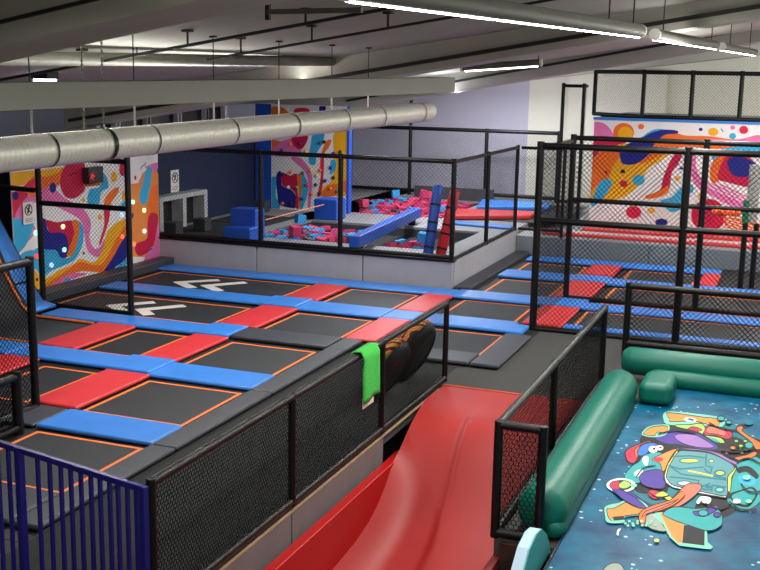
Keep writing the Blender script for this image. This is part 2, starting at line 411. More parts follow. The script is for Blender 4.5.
pad('red pad meeting the grey pit wall, nearer the chevrons', Rr, -8.43, -7.78, 17.02, 18.46)
pad('red pad just behind the green towel on the fence', Rr, -6.27, -5.75, 14.72, 16.24)
pad('red pad meeting the grey pit wall near its corner', Rr, -6.26, -5.72, 16.95, 18.47)
pad('red pad inside the cage, nearest of three', Rr, -4.06, -3.4, 16.88, 18.44)
pad('red pad inside the cage, middle of three', Rr, -4.07, -3.4, 19.25, 21.02)
pad('red pad inside the cage, farthest of three', Rr, -4.02, -3.4, 21.75, 23.0, .085)
pad('small red pad at the right end of the farthest blue pad', Rr, -1.72, -1.38, 21.6, 22.98, .085)
pad('wide black pad crossing between red pads in the middle of the court', K, -7.86, -6.27, 14.05, 14.66, .085)
pad('black edge pad in the front corner under the gate bars', K, -7.78, -6.27, 7.2, 7.92)
pad('black edge pad along the walkway, nearest stretch by the gate', K, -6.25, -5.94, 7.2, 9.42)
pad('black edge pad along the walkway at the nearest blue pad', K, -6.25, -5.94, 9.44, 11.66)
pad('black edge pad along the walkway, stretch before the wide black pad', K, -6.25, -5.94, 11.68, 14.02)
pad('black corner pad where the wide black pad meets the walkway', K, -6.25, -5.94, 14.04, 14.66)
pad('dark pad between the tall left fence and the nearest blue pad', K, -8.46, -7.83, 9.46, 10.12, .06)
pad('black pad along the walkway behind the beanbags', K, -5.72, -4.12, 14.08, 14.66)
pad('dark grey pad at the court corner in front of the cage', K, -4.1, -3.68, 14.08, 16.05)
pad('dark pad along the foot of the pit side wall', K, -5.95, -5.62, 19.2, 23.95, .1)
tag(MB().box(-12.32, -11.98, 14.72, 19.1, .01, .2).build('black_pad', BLACKV, bevel=.03), 'thick black kerb pad along the foot of the left mural', 'safety pad', 'black edge pads')
# curved corner bed that climbs up at the left wall
cvb = [(-11.4, .012), (-11.55, .05), (-11.68, .16), (-11.86, .43), (-12.03, .72), (-12.2, 1.1), (-12.36, 1.5)]
cv = list(cvb)
t = thing('curved_trampoline', 'curved jump bed sweeping up at the left edge below the mural', 'trampoline', (-11, 13.3, 0))
def lerpc(u): return [((1-u)*a[0]+u*b[0], (1-u)*a[1]+u*b[1]) for a, b in zip(cv, cvb)]
def ys(u): return 12.5+u*1.62
G = [[(x, ys(u), max(z, .012)) for x, z in lerpc(u)] for u in np.linspace(0, 1, 9)]
G = [[(-10.3, r[0][1], .012)]+r for r in G]
jm = MB().grid(G).build('jump_mat', MATB, t, smooth=True, fix=False, solid=.01)
MB().tube([(-10.3, 14.0, .03)]+[(x, 14.0, z+.03) for x, z in cvb], .02, 6).build('edge_stripe', ORANGE, jm)
MB().tube([(-10.3, 12.56, .03)]+[(x, 12.56, z+.03) for x, z in cvb], .02, 6).build('edge_stripe', ORANGE, jm)
MB().box(-12.1, -11.95, 12.5, 14.5, .005, .5).build('support_frame', DSTEEL, t)
prof = [(-11.48, .005), (-11.78, .07), (-12.02, .42), (-12.18, .72), (-12.42, 1.1), (-12.66, 1.5)]
G = [[(x, 14.05, z+.06) for x, z in prof], [(x, 14.58, z+.06) for x, z in prof]]
ep = MB().grid(G).build('edge_pad', BLUE, t, smooth=True, solid=.05)
MB().tube([(x, 14.61, z+.05) for x, z in prof], .04, 8).build('back_edge', BLACK, ep)
# ---------------------------------------------------------------- raised pit deck (front face at Y 19.2, side face at X -5.98)
DZ = .53; DR = .42; xl_ = onY(592, 160, 25.9)[0]
P1 = (-10.9, -6.68, 20.5, 23.5); P2 = (-11.6, -8.2, 25.3, 29.2)
mb = MB()
mb.box(-13.2, P1[0], 19.3, 31.4, .3, DZ); mb.box(P1[0], -6.08, 19.3, P1[2], .02, DZ); mb.box(P1[1], -6.08, P1[2], P1[3], .02, DZ)
mb.box(P1[0], P2[0], P1[3], 31.4, .02, DZ); mb.box(P2[0], -6.08, P1[3], P2[2], .02, DZ); mb.box(P2[1], -6.08, P2[2], 31.2, .02, DZ); mb.box(P2[0], P2[1], P2[3], 31.2, .02, DZ)
mb.box(-6.08, xl_-.02, 24.1, 30.8, .02, DR); mb.box(xl_-.02, 4.5, 24.1, 25.9, .02, DR)
struct('pit_deck', mb, DECK)
struct('pit_floor', MB().box(P1[0], P1[1], P1[2], P1[3], .02, .3).box(P2[0], P2[1], P2[2], P2[3], .02, .2), CARPET2)
LIN = mat('dark pit lining', (62, 64, 70), .8, .1, 4)
mb = MB()
for (a, b, c, d) in (P1, P2):
    mb.box(a, a+.02, c, d, .3, DZ-.05).box(b-.02, b, c, d, .2, DZ-.05).box(a+.02, b-.02, d-.02, d, .2, DZ-.05).box(a+.02, b-.02, c, c+.02, .2, DZ-.05)
struct('pit_lining', mb, LIN)
def xat(px, py): return onY(px, py, 19.2)[0]
seams = [-13.1, xat(256.5, 258), xat(362.7, 270), -5.98]
for i, l in enumerate(('grey padded wall panel below the foam pit, left one behind the chevrons', 'grey padded wall panel below the foam pit, middle one', 'grey padded wall panel below the foam pit, ending at the corner')):
    tag(MB().box(seams[i]+.01, seams[i+1]-.01, 19.2, 19.3, .01, DZ+.015).build('wall_pad', GREYPAD, bevel=.012), l, 'wall pad', 'grey wall pads')
tag(MB().box(-6.08, -5.98, 19.31, 24.05, .01, DZ+.015).build('wall_pad', GREYPAD, bevel=.012), 'grey padded side panel running back from the foam pit corner', 'wall pad', 'grey wall pads')
for i, (a, b, l) in enumerate(((-5.97, -3.0, 'grey padded riser panel below the right mural, left of the cage posts'), (-2.98, -.2, 'grey padded riser panel below the right mural, behind the cage posts'), (-.18, 2.6, 'grey padded riser panel below the right mural, at the right picture edge'))):
    tag(MB().box(a, b, 23.98, 24.08, .01, DR+.015).build('wall_pad', mat('bluish riser vinyl', (122, 130, 138), .5, .06, 3), bevel=.012), l, 'wall pad', 'grey riser pads')
tag(MB().box(-13.1, -5.95, 19.17, 19.34, DZ+.016, DZ+.05).build('edge_cap', BLACK), 'black cap strip along the top of the grey pit wall', 'edge strip')
# dark mats with pale border strips left of the near pit
tag(MB().box(-12.9, -11.35, 19.9, 21.9, DZ, DZ+.02).build('floor_mat', CARPET2), 'dark floor mat on the pit deck, nearer one left of the blue steps', 'mat', 'dark deck mats')
tag(MB().box(-12.9, -11.35, 22.05, 23.6, DZ, DZ+.02).build('floor_mat', CARPET2), 'dark floor mat on the pit deck, farther one below the navy wall', 'mat', 'dark deck mats')
# blue step block, corner block, string, beam
t = thing('step_block', 'blue two-level foam step block at the front left of the pit', 'foam block', (-10.75, 19.9, DZ))
MB().box(-11.02, -10.4, 19.42, 19.84, DZ, DZ+.33).build('lower_step', ROYAL, t, bevel=.03)
MB().box(-11.1, -10.5, 19.86, 20.3, DZ, DZ+.66).build('upper_step', ROYAL, t, bevel=.03)
tag(MB().box(-10.9, -10.3, 23.62, 24.2, DZ, DZ+.5).build('foam_block', ROYAL, bevel=.03), 'blue foam block on the ledge between the two pits', 'foam block')
p = onY(265, 220, 20.3); q = onY(324, 204.5, 23.58)
tag(MB().tube([p, q], .012, 6).build('cord', mat('orange cord', (232, 150, 110), .6)), 'thin orange cord from the step block to the blue foam block', 'cord')
a, b = onz(354, 238, .86), onz(417, 209, .86)
t = thing('balance_beam', 'blue padded balance beam crossing the near foam pit', 'balance beam', ((a[0]+b[0])/2, (a[1]+b[1])/2, DZ))
d = (b-a)/np.linalg.norm(b-a); n = np.array([-d[1], d[0], 0])
a = np.array([a[0], a[1], .78]); b = np.array([b[0], b[1], .78])
MB().obox((a+b)/2, (b-a)/2, n*.11, (0, 0, .12)).build('beam', ROYAL, t, bevel=.03)
for s in (a+d*.35, b-d*.45): MB().obox((s[0], s[1], (.66+DZ)/2), d*.05, n*.08, (0, 0, (.66-DZ)/2)).build('support', BLACK, t)
def roll(label, base, top, m):
    base = np.array(base); top = np.array(top); t = thing('foam_roll', label, 'foam roll', base, 'padded rolls leaning at the pit corner')
    d = (top-base)/np.linalg.norm(top-base); L = np.linalg.norm(top-base)
    MB().tube([base, base+d*.03, base+d*L*.5, top-d*.03, top], [.08, .1, .1, .1, .07], 16).build('padding', m, t, smooth=True)
    for k in (.12, .34, .47, .72): MB().tube([base+d*(L*k-.02), base+d*(L*k+.02)], 1.06*.1, 16, cap=False).build('strap', BLACK, t)
roll('blue padded roll leaning against the pit corner post', (-6.62, 19.62, DZ+.03), (-6.62+.05, 20.0, 1.9), mat('roll blue', (24, 78, 176), .5))
roll('red padded roll leaning beside the blue roll at the pit corner', (-6.38, 19.66, DZ+.03), (-6.2, 19.95, 1.84), mat('roll red', (190, 24, 40), .5))
# foam cubes: one mesh per colour, copied
FC = {}
for k, c in (('pink', (200, 58, 104)), ('light blue', (58, 150, 214)), ('grey', (84, 84, 92))):
    m = mat(k+' foam', c, .9, .12, 8); s = .1
    mb = MB().box(-s, s, -s, s, -s, s); me = bpy.data.meshes.new('foam_cube_'+k.replace(' ', '_'))
    me.from_pydata(mb.v, [], mb.f); me.materials.append(m); FC[k] = me
def cube(x, y, z, kind, where, grp):
    o = bpy.data.objects.new('foam_cube', FC[kind]); COL.objects.link(o); o.location = (x, y, z)
    o.rotation_euler = (random.uniform(-.22, .22), random.uniform(-.22, .22), random.uniform(0, 1.57))
    return tag(o, kind+' foam cube lying loose in '+where, 'foam cube', kind+' cubes in '+grp)
def kindr(): 
    r = random.random(); return 'pink' if r < .48 else 'light blue' if r < .85 else 'grey'
random.seed(11)
spots = [(x, y) for y in (20.68, 20.99, 21.3) for x in np.arange(-10.6, -6.9, .31)] + [(x, y) for y in (21.62, 21.93, 22.24) for x in np.arange(-10.6, -9.0, .31)]
for x, y in spots:
    if (-8.95 < x < -8.1) or (y > 21.3 and x > -8.9) or random.random() < .06: continue
    cube(x+random.uniform(-.012, .012), y+random.uniform(-.012, .012), .44+random.uniform(0, .05), kindr(), 'the near foam pit', 'the near pit')
    if random.random() < .04: cube(x, y, .68+random.uniform(-.02, .04), kindr(), 'the near foam pit', 'the near pit')
for y in np.arange(25.6, 29.05, .31):
    for x in np.arange(-11.4, -8.35, .31):
        if random.random() < .1 or project((x, y, .5))[0] < 352: continue
        hgt = .31+.22*math.exp(-((x+9.9)**2+(y-27.8)**2)/1.6)
        cube(x+random.uniform(-.012, .012), y+random.uniform(-.012, .012), hgt+random.uniform(0, .06), 'pink' if random.random() < .5 else kindr(), 'the far foam pit', 'the far pit')
        if x < -9.3 and 26.5 < y and random.random() < .07: cube(x, y, hgt+.27, 'pink' if random.random() < .5 else kindr(), 'the far foam pit', 'the far pit')
# trampolines on the deck behind the pit (right of the far pit)
t = thing('trampoline', 'jump bed on the raised deck behind the foam pit corner, with red side pads', 'trampoline', (-7.1, 27, DZ))
MB().box(-7.95, -5.4, 25.5, 29.3, DZ, DZ+.02).build('jump_mat', MATB, t)
def q4(pts, z0, z1, m, nm, label):
    P = [onz(x, y, z1) for x, y in pts]
    mb = MB().quadbox([(p[0], p[1], z0) for p in P]+[(p[0], p[1], z1) for p in P]); tag(mb.build(nm, m, bevel=.03), label, 'safety pad', 'pads on the raised deck')
q4(((452, 215.5), (530, 215.5), (537, 211), (452, 208)), DZ+.022, DZ+.12, RED, 'red_pad', 'red pad on the raised deck seen right of the padded rolls')
q4(((477, 206), (548, 207.5), (552, 202), (482, 199)), DZ+.022, DZ+.12, BLUE, 'blue_pad', 'blue pad farthest back on the raised deck behind the pit')
q4(((452, 222.5), (511, 227.5), (515, 225), (452, 220)), DZ+.004, DZ+.06, BLUE, 'blue_pad', 'thin blue pad on the raised deck behind the near pit corner')
# deck strip below the right mural
MU = 25.9
tag(MB().box(-4.72, 2.8, 25.25, MU-.05, DR, DR+.1).build('red_pad', RED, bevel=.02), 'red pad strip along the foot of the right mural', 'safety pad')
tag(MB().box(-5.3, 2.8, 24.78, 25.24, DR, DR+.04).build('floor_mat', mat('pale deck mat', (205, 204, 206), .6)), 'pale mat strip between the two red strips below the right mural', 'mat')
tag(MB().box(-5.5, 2.8, 24.5, 24.77, DR, DR+.06).build('red_pad', RED, bevel=.02), 'narrow red pad strip along the edge of the grey riser', 'safety pad')
# low frame unit with two dark bays against the navy wall
t = thing('bay_frame', 'pale two-bay frame with dark openings against the navy wall', 'frame', (-12.95, 21, DZ))
FR = mat('pale frame foam', (170, 172, 176), .6)
for y in (20.0, 20.95, 21.88): MB().box(-13.15, -12.85, y-.07, y+.07, DZ, 1.2).build('upright', FR, t)
MB().box(-13.15, -12.85, 19.93, 21.95, 1.2, 1.3).build('top_bar', FR, t)
MB().box(-13.2, -13.16, 20.07, 21.81, DZ, 1.2).build('back_panel', SPRING, t)
for x, y, l in ((-12.4, 19.75, 'small dark block on the pit deck beside the mural, left one'), (-12.2, 20.6, 'small dark block in front of the two-bay frame'), (-12.6, 24.2, 'small dark grey block by the blue end of the climbing wall')):
    tag(MB().box(x-.15, x+.15, y-.15, y+.15, DZ+.02, DZ+.3).build('small_block', mat('dark foam', (52, 52, 58), .8), bevel=.02), l, 'block')
# ---------------------------------------------------------------- nets and fences
g_near = lambda px, py: onX(px, py, -4.2)[1]
fence('long black net fence along the left of the red slide, with the green towel', [(-4.2, 6.32), (-4.2, 8.65), (-4.2, 10.95), (-4.2, 13.28)], 0, 1.08, (.05, 1.07), pr=.038, rr=.038, sp=.04, r=.0042, hexa=True, rs=[.0042, .0042, .0018])
fence('black net fence between the red slide and green inflatable', [(-1.87, 8.75), (-2.26, 8.75), (-2.26, 11.0), (-2.26, 14.02)], 0, 1.05, (.05, 1.04), pr=.042, rr=.04, sp=.045, r=.0036, hexa=True)
fence('low black net fence just behind the green inflatable', [(-2.2, 15.68), (.1, 15.68), (2.3, 15.68)], 0, 1.07, (.2, 1.05), pr=.05, rr=.05, sp=.055, r=.0036)
XC = -3.83
fence('front wall of the tall net cage on the right', [(XC, 16.72), (-1.6, 16.72), (.75, 16.72)], 0, 2.98, (.03, 1.78, 2.95), pr=.06, rr=.05, sp=.055, r=.0042)
fence('back wall of the tall net cage on the right, behind its front wall', [(XC, 19.28), (-1.55, 19.28), (.75, 19.28)], .03, 2.98, (.06, 1.85, 2.95), pr=.055, rr=.045, sp=.06, r=.0028)
fence('side net of the tall cage joining its front and back walls', [(XC, 16.78), (XC, 19.2)], .08, 2.95, (2.9,), posts=[9], sp=.06, r=.0026, rr=.03)
z1 = 2.46
xs_ = [onY(p, 150, 19.24)[0] for p in (202, 260.5, 341)]
fence('net fence along the front edge of the foam pit', [(-12.6, 19.24), (xs_[1], 19.24), (xs_[2], 19.24), (-6.02, 19.24)], DZ+.05, z1, (DZ+.1, z1-.03), pr=.05, rr=.045, sp=.055, r=.0025)
fence('net fence running back along the side of the foam pit', [(-6.02, 19.3), (-6.02, 21.6), (-6.02, 24.0)], DZ+.02, z1, (DZ+.06, z1-.03), posts=[1, 2], pr=.045, rr=.04, sp=.055, r=.0025)
fence('short net fence from the pit corner towards the right cage', [(-5.94, 24.03), (-4.95, 24.03)], DR+.02, z1, (DZ+.06, z1-.03), posts=[1], pr=.04, rr=.035, sp=.06, r=.0025)
bxs = [onY(p, 160, 30.0)[0] for p in (346, 410, 486, 558)]
fence('long net fence at the back in front of the lavender wall', [(x, 30.0) for x in bxs], DZ, 2.5, (.66, 2.47), pr=.055, rr=.055, sp=.05, r=.0021)
tag(MB().tube([(bxs[1], 30.0, 2.55), (bxs[1], 30.0, 3.42)], .05, 10).build('post', BLACK), 'black post extension rising above the back fence behind the duct end', 'post')
fence('tall net frame standing in front of the left mural', [(-11.84, 14.72), (-10.08, 14.72)], .02, 2.6, (.06, 1.79, 2.55), pr=.05, rr=.045, sp=.05, r=.003)
tag(MB().tube([(-11.9, 14.68, 2.0), (-12.9, 14.68, 2.03)], .045, 10).build('rail', BLACK), 'short black rail from the left net frame to the navy wall', 'rail')
fence('tall black net fence at the left picture edge', [(-8.24, 10.03), (-8.24, 7.4)], .0, 1.83, (.06, 1.8), pr=.05, rr=.05, sp=.048, r=.0042)
lz = onX(16, 374, -7.86)
fence('lower black net fence at the left picture edge, below the tall one', [(-7.86, lz[1]), (-7.86, lz[1]-2.0)], .0, lz[2], (.08, lz[2]-.03), pr=.06, rr=.05, sp=.045, r=.004)
# cage on top of the right mural and the tall corner cage beside it
def cz(px, py): return onY(px, py, MU+.1)
cl = cz(643, 100)[0]; c2 = cz(691.5, 100)[0]; c3 = cz(740.5, 100)[0]
lf = onY(594.5, 100, MU+1.25)[0]
fence('net railing on top of the right mural wall', [(lf, MU+1.25), (cl, MU+.1), (c2, MU+.1), (c3, MU+.1), (2*c3-c2, MU+.1), (3*c3-2*c2, MU+.1)], 3.1, 4.18, (3.13, 4.15), pr=.05, rr=.05, sp=.05, r=.0022)
ca = [onY(560.5, 150, 26.4)[0], onY(581, 150, 26.4)[0]]
fence('narrow tall net cage at the corner left of the right mural', [(ca[0], 26.4), (ca[1], 26.4), (onY(587, 90, 26.8)[0], 26.8)], DR, 3.84, (1.0, 3.8,), posts=[0, 1], pr=.045, rr=.04, sp=.055, r=.0018)
# posts and net wrapped pillar at the far right, orange rope on the cage rail
t = thing('padded_pillar', 'net wrapped pale pillar with green foot at the right picture edge', 'pillar', (-.86, 21.9, 0))
pz = lambda px, py: onY(px, py, 21.9)
a = pz(754, 165); b = pz(751, 222); c = pz(746, 283)
MB().tube([(b[0], 21.9, b[2]), (b[0], 21.9, a[2])], .11, 14).build('padding', mat('net grey padding', (150, 152, 150), .8, .5, 30), t)
MB().tube([(b[0]-.1, 21.85, b[2]-.02), (b[0]-.1, 21.85, b[2]+.42)], .07, 12).build('green_sleeve', mat('green sleeve', (24, 120, 80), .6), t)
MB().tube([(b[0]-.1, 21.9, .0), (b[0]-.1, 21.9, b[2]-.02)], .055, 10).build('post', BLACK, t)
MB().tube([(b[0]+.1, 22.1, .0), (b[0]+.1, 22.1, b[2]-.05)], .055, 10).build('post', BLACK, t)
p, q = onY(713, 212, 19.18), onY(741, 214, 19.18); pts = []
for i in range(90):
    u = i/89; k = p*(1-u)+q*u; pts.append(k+np.array([0, .0-.045-.035*math.cos(u*60), .04*math.sin(u*60)]))
tag(MB().tube(pts, .018, 6).build('rope', mat('orange rope', (232, 96, 30), .7)), 'orange rope coiled around the cage rail in front of the right mural', 'rope')
# ---------------------------------------------------------------- red drop slide
prof = [(13.05, .012), (12.6, .02), (12.1, .04), (11.75, .035), (11.5, -.02), (11.3, -.12), (11.1, -.28), (10.9, -.5), (10.7, -.7), (10.5, -.84), (10.2, -.97), (9.8, -1.05), (9.2, -1.1), (8.4, -1.12), (7.4, -1.13), (6.0, -1.14)]
XA, XBr = -4.03, -2.33
def sm(x): x = min(max(x, 0), 1); return x*x*(3-2*x)
G = []
PY = [p[0] for p in prof]; 
yy = list(np.concatenate([np.linspace(13.05, 12.0, 5), np.linspace(11.8, 9.0, 30), np.linspace(8.8, 6, 12)]))
for y in yy:
    z = np.interp(-y, [-p for p in PY], [p[1] for p in prof]); row = []
    dp = sm((-.1-z)/.6)
    for x in np.linspace(XA-.11*(1-sm((12.5-y)/1.0)), XBr, 48):
        e = max(0, 1-(x-XA)/.38); c = .26*e*e*dp
        e2 = max(0, 1-(XBr-x)/.2); c += .1*e2*e2*dp
        xr = -3.42+.12*(12-y)/3
        g = .075*sm((x-xr)/.11+.5)*sm((12.3-y)/1.0)*(1-.6*sm((x-xr-.1)/.8))
        row.append((x, y, z+c+g))
    G.append(row)
t = thing('slide', 'wide red drop slide with a raised bright red left side', 'slide', (-3.2, 10, -1.2))
MB().grid(G).build('slide_surface', SLIDE, t, smooth=True, fix=False)
MB().box(-4.13, -4.02, 6.0, 11.3, -1.2, -.3).build('side_wall', SLIDER, t, bevel=.012)
MB().box(-2.33, -2.28, 6.0, 10.2, -1.2, -.8).build('side_wall', SLIDER, t, bevel=.012)
MB().tube([(XA-.1, 13.07, .014), (XBr, 13.07, .014)], .012, 6).build('top_edge', mat('orange slide edge', (214, 88, 56), .5), t)
for a, b, l in ((4.0, 8.6, 'grey side panel under the long net fence, nearest the camera'), (8.62, 10.98, 'grey side panel under the long net fence, second from the camera'),):
    tag(MB().box(-4.24, -4.18, a, b, -1.2, -.06).build('side_panel', GREYSIDE, bevel=.008), l, 'panel', 'slide side panels')
tag(MB().box(-4.25, -4.172, 4.0, 13.05, -.045, -.032).build('wood_trim', mat('pale wood trim', (158, 128, 100), .6)), 'thin wooden trim under the bottom rail of the long net fence', 'trim')
tag(MB().box(-2.27, -2.2, 6.0, 13.0, -1.2, -.17).build('side_panel', mat('dark red panel', (120, 30, 30), .6)), 'dark red side panel under the right fence of the slide', 'panel')
tag(MB().box(-2.19, -1.9, 8.66, 8.72, -1.2, -.01).build('end_panel', mat('dark reddish board', (46, 24, 22), .5, .6, 7)), 'dark reddish board below the end of the right slide fence', 'panel')
# ---------------------------------------------------------------- green inflatable with printed play mat
ZM = .06
t = thing('inflatable_arena', 'green inflatable arena with blue graffiti printed play mat', 'inflatable', (0, 10.5, 0))
mz = lambda px, py: onz(px, py, ZM)
def deep_mat():
    m = mat('mat print blue', (2, 56, 94), .42, rgb2=(8, 106, 138), scale=2.6, bump=.3, bscale=7, spec=.14)
    nt = m.node_tree; N = nt.nodes; L = nt.links; b = N['Principled BSDF']
    vo = N.new('ShaderNodeTexVoronoi'); vo.inputs['Scale'].default_value = 9; mx = N.new('ShaderNodeMix'); mx.data_type = 'RGBA'
    tc = [n for n in N if n.type == 'TEX_COORD'][0]; L.new(tc.outputs['Object'], vo.inputs['Vector'])
    lt = N.new('ShaderNodeMath'); lt.operation = 'LESS_THAN'; lt.inputs[1].default_value = .16; L.new(vo.outputs['Distance'], lt.inputs[0])
    rp = [n for n in N if n.type == 'VALTORGB'][0]
    n3 = N.new('ShaderNodeTexNoise'); n3.inputs['Scale'].default_value = 1.3; L.new(tc.outputs['Object'], n3.inputs['Vector'])
    g2 = N.new('ShaderNodeMath'); g2.operation = 'GREATER_THAN'; g2.inputs[1].default_value = .48; L.new(n3.outputs['Fac'], g2.inputs[0])
    mu = N.new('ShaderNodeMath'); mu.operation = 'MULTIPLY'; L.new(lt.outputs[0], mu.inputs[0]); L.new(g2.outputs[0], mu.inputs[1])
    L.new(mu.outputs[0], mx.inputs['Factor']); L.new(rp.outputs['Color'], mx.inputs['A']); mx.inputs['B'].default_value = lin((190, 215, 225))
    L.new(mx.outputs['Result'], b.inputs['Base Color']); return m
m_ = lambda *p: [(570+x/3.984, 427+y/3.984) for x, y in p]
p_ = lambda *p: [(610+x/5.05, 400+y/5.05) for x, y in p]
q_ = lambda *p: [(655+x/7.6, 445+y/7.6) for x, y in p]
r_ = lambda *p: [(605+x/7.6, 410+y/7.6) for x, y in p]
u_ = lambda *p: [(600+x/6.33, 490+y/6.33) for x, y in p]
w_ = lambda *p: [(690+x/9.5, 410+y/9.5) for x, y in p]
S = []
A = lambda c, pts, s=True: S.append((c, pts, s))
A('dtl', p_((90, 380), (130, 330), (280, 260), (300, 130), (500, 90), (700, 170), (757, 300), (757, 420), (740, 540), (600, 560), (400, 560), (200, 520), (110, 450)))
A('blk', p_((150, 200), (230, 130), (330, 120), (470, 150), (640, 190), (757, 250), (740, 320), (640, 340), (560, 300), (300, 265), (200, 260)))
A('blk', p_((110, 330), (200, 250), (330, 260), (290, 460), (240, 470), (130, 460)))
A('blk', p_((470, 480), (600, 470), (650, 540), (560, 600), (430, 580)))
A('tea', p_((660, 290), (757, 300), (790, 420), (750, 520), (660, 560), (590, 500), (620, 380)))
A('blk', p_((640, 345), (700, 335), (750, 380), (735, 400), (690, 365), (650, 370)))
A('sky', p_((650, 385), (700, 380), (735, 400), (720, 430), (660, 420)))
A('blk', p_((600, 480), (660, 455), (720, 440), (745, 480), (700, 540), (640, 530)))
A('tea', p_((615, 485), (665, 462), (715, 450), (735, 480), (695, 528), (640, 518)))
A('min', p_((275, 65), (330, 60), (560, 90), (560, 140), (480, 130), (300, 125), (270, 95)))
A('oro', p_((285, 70), (330, 70), (470, 90), (550, 100), (540, 132), (480, 118), (420, 105), (310, 108), (300, 90)))
A('whi', p_((375, 95), (400, 88), (435, 100), (425, 112), (385, 108)))
A('pur', p_((390, 97), (405, 93), (425, 101), (415, 107)))
A('lim', p_((330, 130), (400, 128), (460, 122), (480, 150), (470, 178), (560, 195), (580, 230), (562, 236), (545, 208), (450, 190), (440, 150), (380, 145)))
A('tea', p_((470, 185), (540, 200), (550, 230), (500, 215)))
A('red', w_((140, 230), (170, 155), (260, 165), (350, 185), (400, 235), (370, 270), (330, 270), (240, 240)))
A('sal', w_((160, 215), (180, 165), (260, 172), (330, 195), (330, 245), (250, 228)))
A('red', w_((-30, 205), (10, 170), (70, 175), (110, 190), (60, 205), (0, 222)))
A('blk', p_((180, 195), (240, 175), (330, 145), (440, 160), (540, 215), (640, 215), (700, 260), (640, 300), (540, 270), (380, 255), (300, 250), (230, 225)))
A('pur', p_((230, 190), (300, 155), (420, 165), (500, 205), (545, 245), (470, 250), (350, 225), (280, 220)))
A('lav', p_((330, 180), (420, 178), (490, 212), (520, 240), (440, 238), (360, 215)))
A('lav', p_((330, 250), (430, 250), (540, 270), (600, 300), (640, 320), (600, 330), (480, 290), (380, 265)))
A('min', p_((160, 175), (200, 135), (295, 128), (285, 175), (220, 190)))
A('oro', p_((172, 172), (210, 142), (288, 137), (278, 165), (240, 162), (220, 180)))
A('blk', w_((430, 180), (490, 140), (560, 165), (500, 190), (560, 250), (680, 300), (690, 400), (630, 380), (560, 290), (470, 230)))
A('ora', w_((445, 180), (480, 160), (505, 172), (490, 200), (560, 255), (670, 320), (665, 370), (625, 370), (580, 300), (480, 225)))
A('ora', w_((430, 460), (540, 435), (610, 405), (630, 425), (560, 465), (480, 478)))
for (x, y) in ((350, 410), (480, 370), (525, 300), (400, 405), (490, 410), (440, 300)): A('lim' if x % 50 else 'pin', w_(*circ(x, y, 16, 9, 8)))
A('tea', w_(*circ(560, 340, 34, 26)))
A('blk', r_((150, 320), (190, 290), (340, 232), (350, 262), (265, 310), (250, 380), (215, 415), (165, 395), (150, 350)))
A('red', r_((160, 325), (200, 292), (330, 242), (335, 262), (255, 305), (240, 375), (212, 405), (175, 390), (160, 350)))
A('ora', r_((235, 300), (330, 252), (338, 264), (262, 305), (245, 360), (232, 350)))
A('blu', r_((250, 320), (290, 270), (370, 258), (400, 280), (340, 300), (310, 340), (260, 350)))
A('tea', r_((200, 440), (260, 400), (300, 350), (420, 330), (460, 400), (440, 470), (360, 480), (250, 560), (150, 520)))
A('whi', r_(*circ(365, 305, 34, 26))); A('whi', r_(*circ(415, 293, 28, 20))); A('blk', r_(*circ(372, 300, 11, 9, 8))); A('blk', r_(*circ(420, 290, 9, 7, 8)))
A('oro', r_((360, 385), (440, 340), (530, 305), (540, 330), (470, 430), (440, 470), (420, 410)))
A('red', r_((360, 380), (400, 365), (440, 372), (430, 395), (390, 400)))
A('whi', r_((285, 380), (300, 360), (330, 365), (320, 430), (295, 420)))
A('whi', r_((220, 490), (250, 462), (290, 465), (270, 505), (235, 512)))
A('pur', r_((265, 520), (300, 480), (400, 462), (450, 500), (450, 590), (380, 600), (290, 570)))
A('blk', q_((62, 250), (90, 150), (160, 45), (260, 40), (420, 60), (560, 130), (625, 170), (590, 250), (570, 370), (545, 412), (420, 395), (290, 372), (140, 335), (75, 290)))
A('lye', q_((72, 245), (98, 155), (165, 55), (185, 60), (140, 150), (590, 175), (615, 185), (580, 250), (568, 360), (552, 358), (556, 250), (580, 200), (300, 200), (120, 210), (100, 260)), False)
A('whi', q_((75, 250), (95, 255), (120, 310), (300, 350), (540, 395), (535, 405), (290, 362), (130, 325), (85, 290)), False)
A('brd', q_((90, 240), (115, 160), (180, 62), (250, 55), (420, 75), (560, 140), (600, 185), (550, 250), (548, 370), (525, 392), (420, 372), (290, 345), (140, 310), (100, 270)))

# big stacked letters: dark outlines and bright counters, three rows
for seg in (((110, 165), (190, 190), (370, 175)), ((390, 75), (385, 165), (440, 180)), ((430, 185), (420, 240), (540, 262)), ((110, 250), (230, 262), (340, 280)), ((330, 275), (320, 340)), ((435, 310), (430, 365)), ((340, 330), (420, 300)),
            ((140, 95), (260, 90), (385, 105)), ((100, 160), (200, 230), (440, 262), (550, 275)), ((375, 185), (390, 210), (420, 220)), ((355, 340), (390, 350), (425, 348)), ((440, 315), (540, 330))):
    A('dtl', q_(*stroke(seg, 12)), False)
for e in ((258, 128, 78, 22), (492, 222, 46, 26), (220, 300, 58, 22), (490, 350, 40, 24), (405, 328, 26, 12), (425, 130, 24, 14)):
    A('dtl', q_(*circ(*e)))
for e in ((262, 128, 68, 12), (494, 222, 30, 12), (428, 131, 14, 8)): A('lye', q_(*circ(*e)))
A('lye', q_(*stroke([(250, 205), (340, 222), (440, 245)], 11)), False)
A('whi', q_(*circ(222, 300, 46, 12))); A('min', q_(*circ(490, 350, 26, 12)))
A('sal', u_((250, 180), (290, 120), (420, 90), (500, 20), (560, -30), (640, -20), (600, 40), (500, 110), (400, 140), (300, 160), (280, 230), (262, 215)))
A('red', u_((305, 20), (345, 10), (380, 35), (360, 65), (315, 50)))
A('lye', u_((350, 45), (400, 20), (460, 70), (440, 75), (390, 50)))
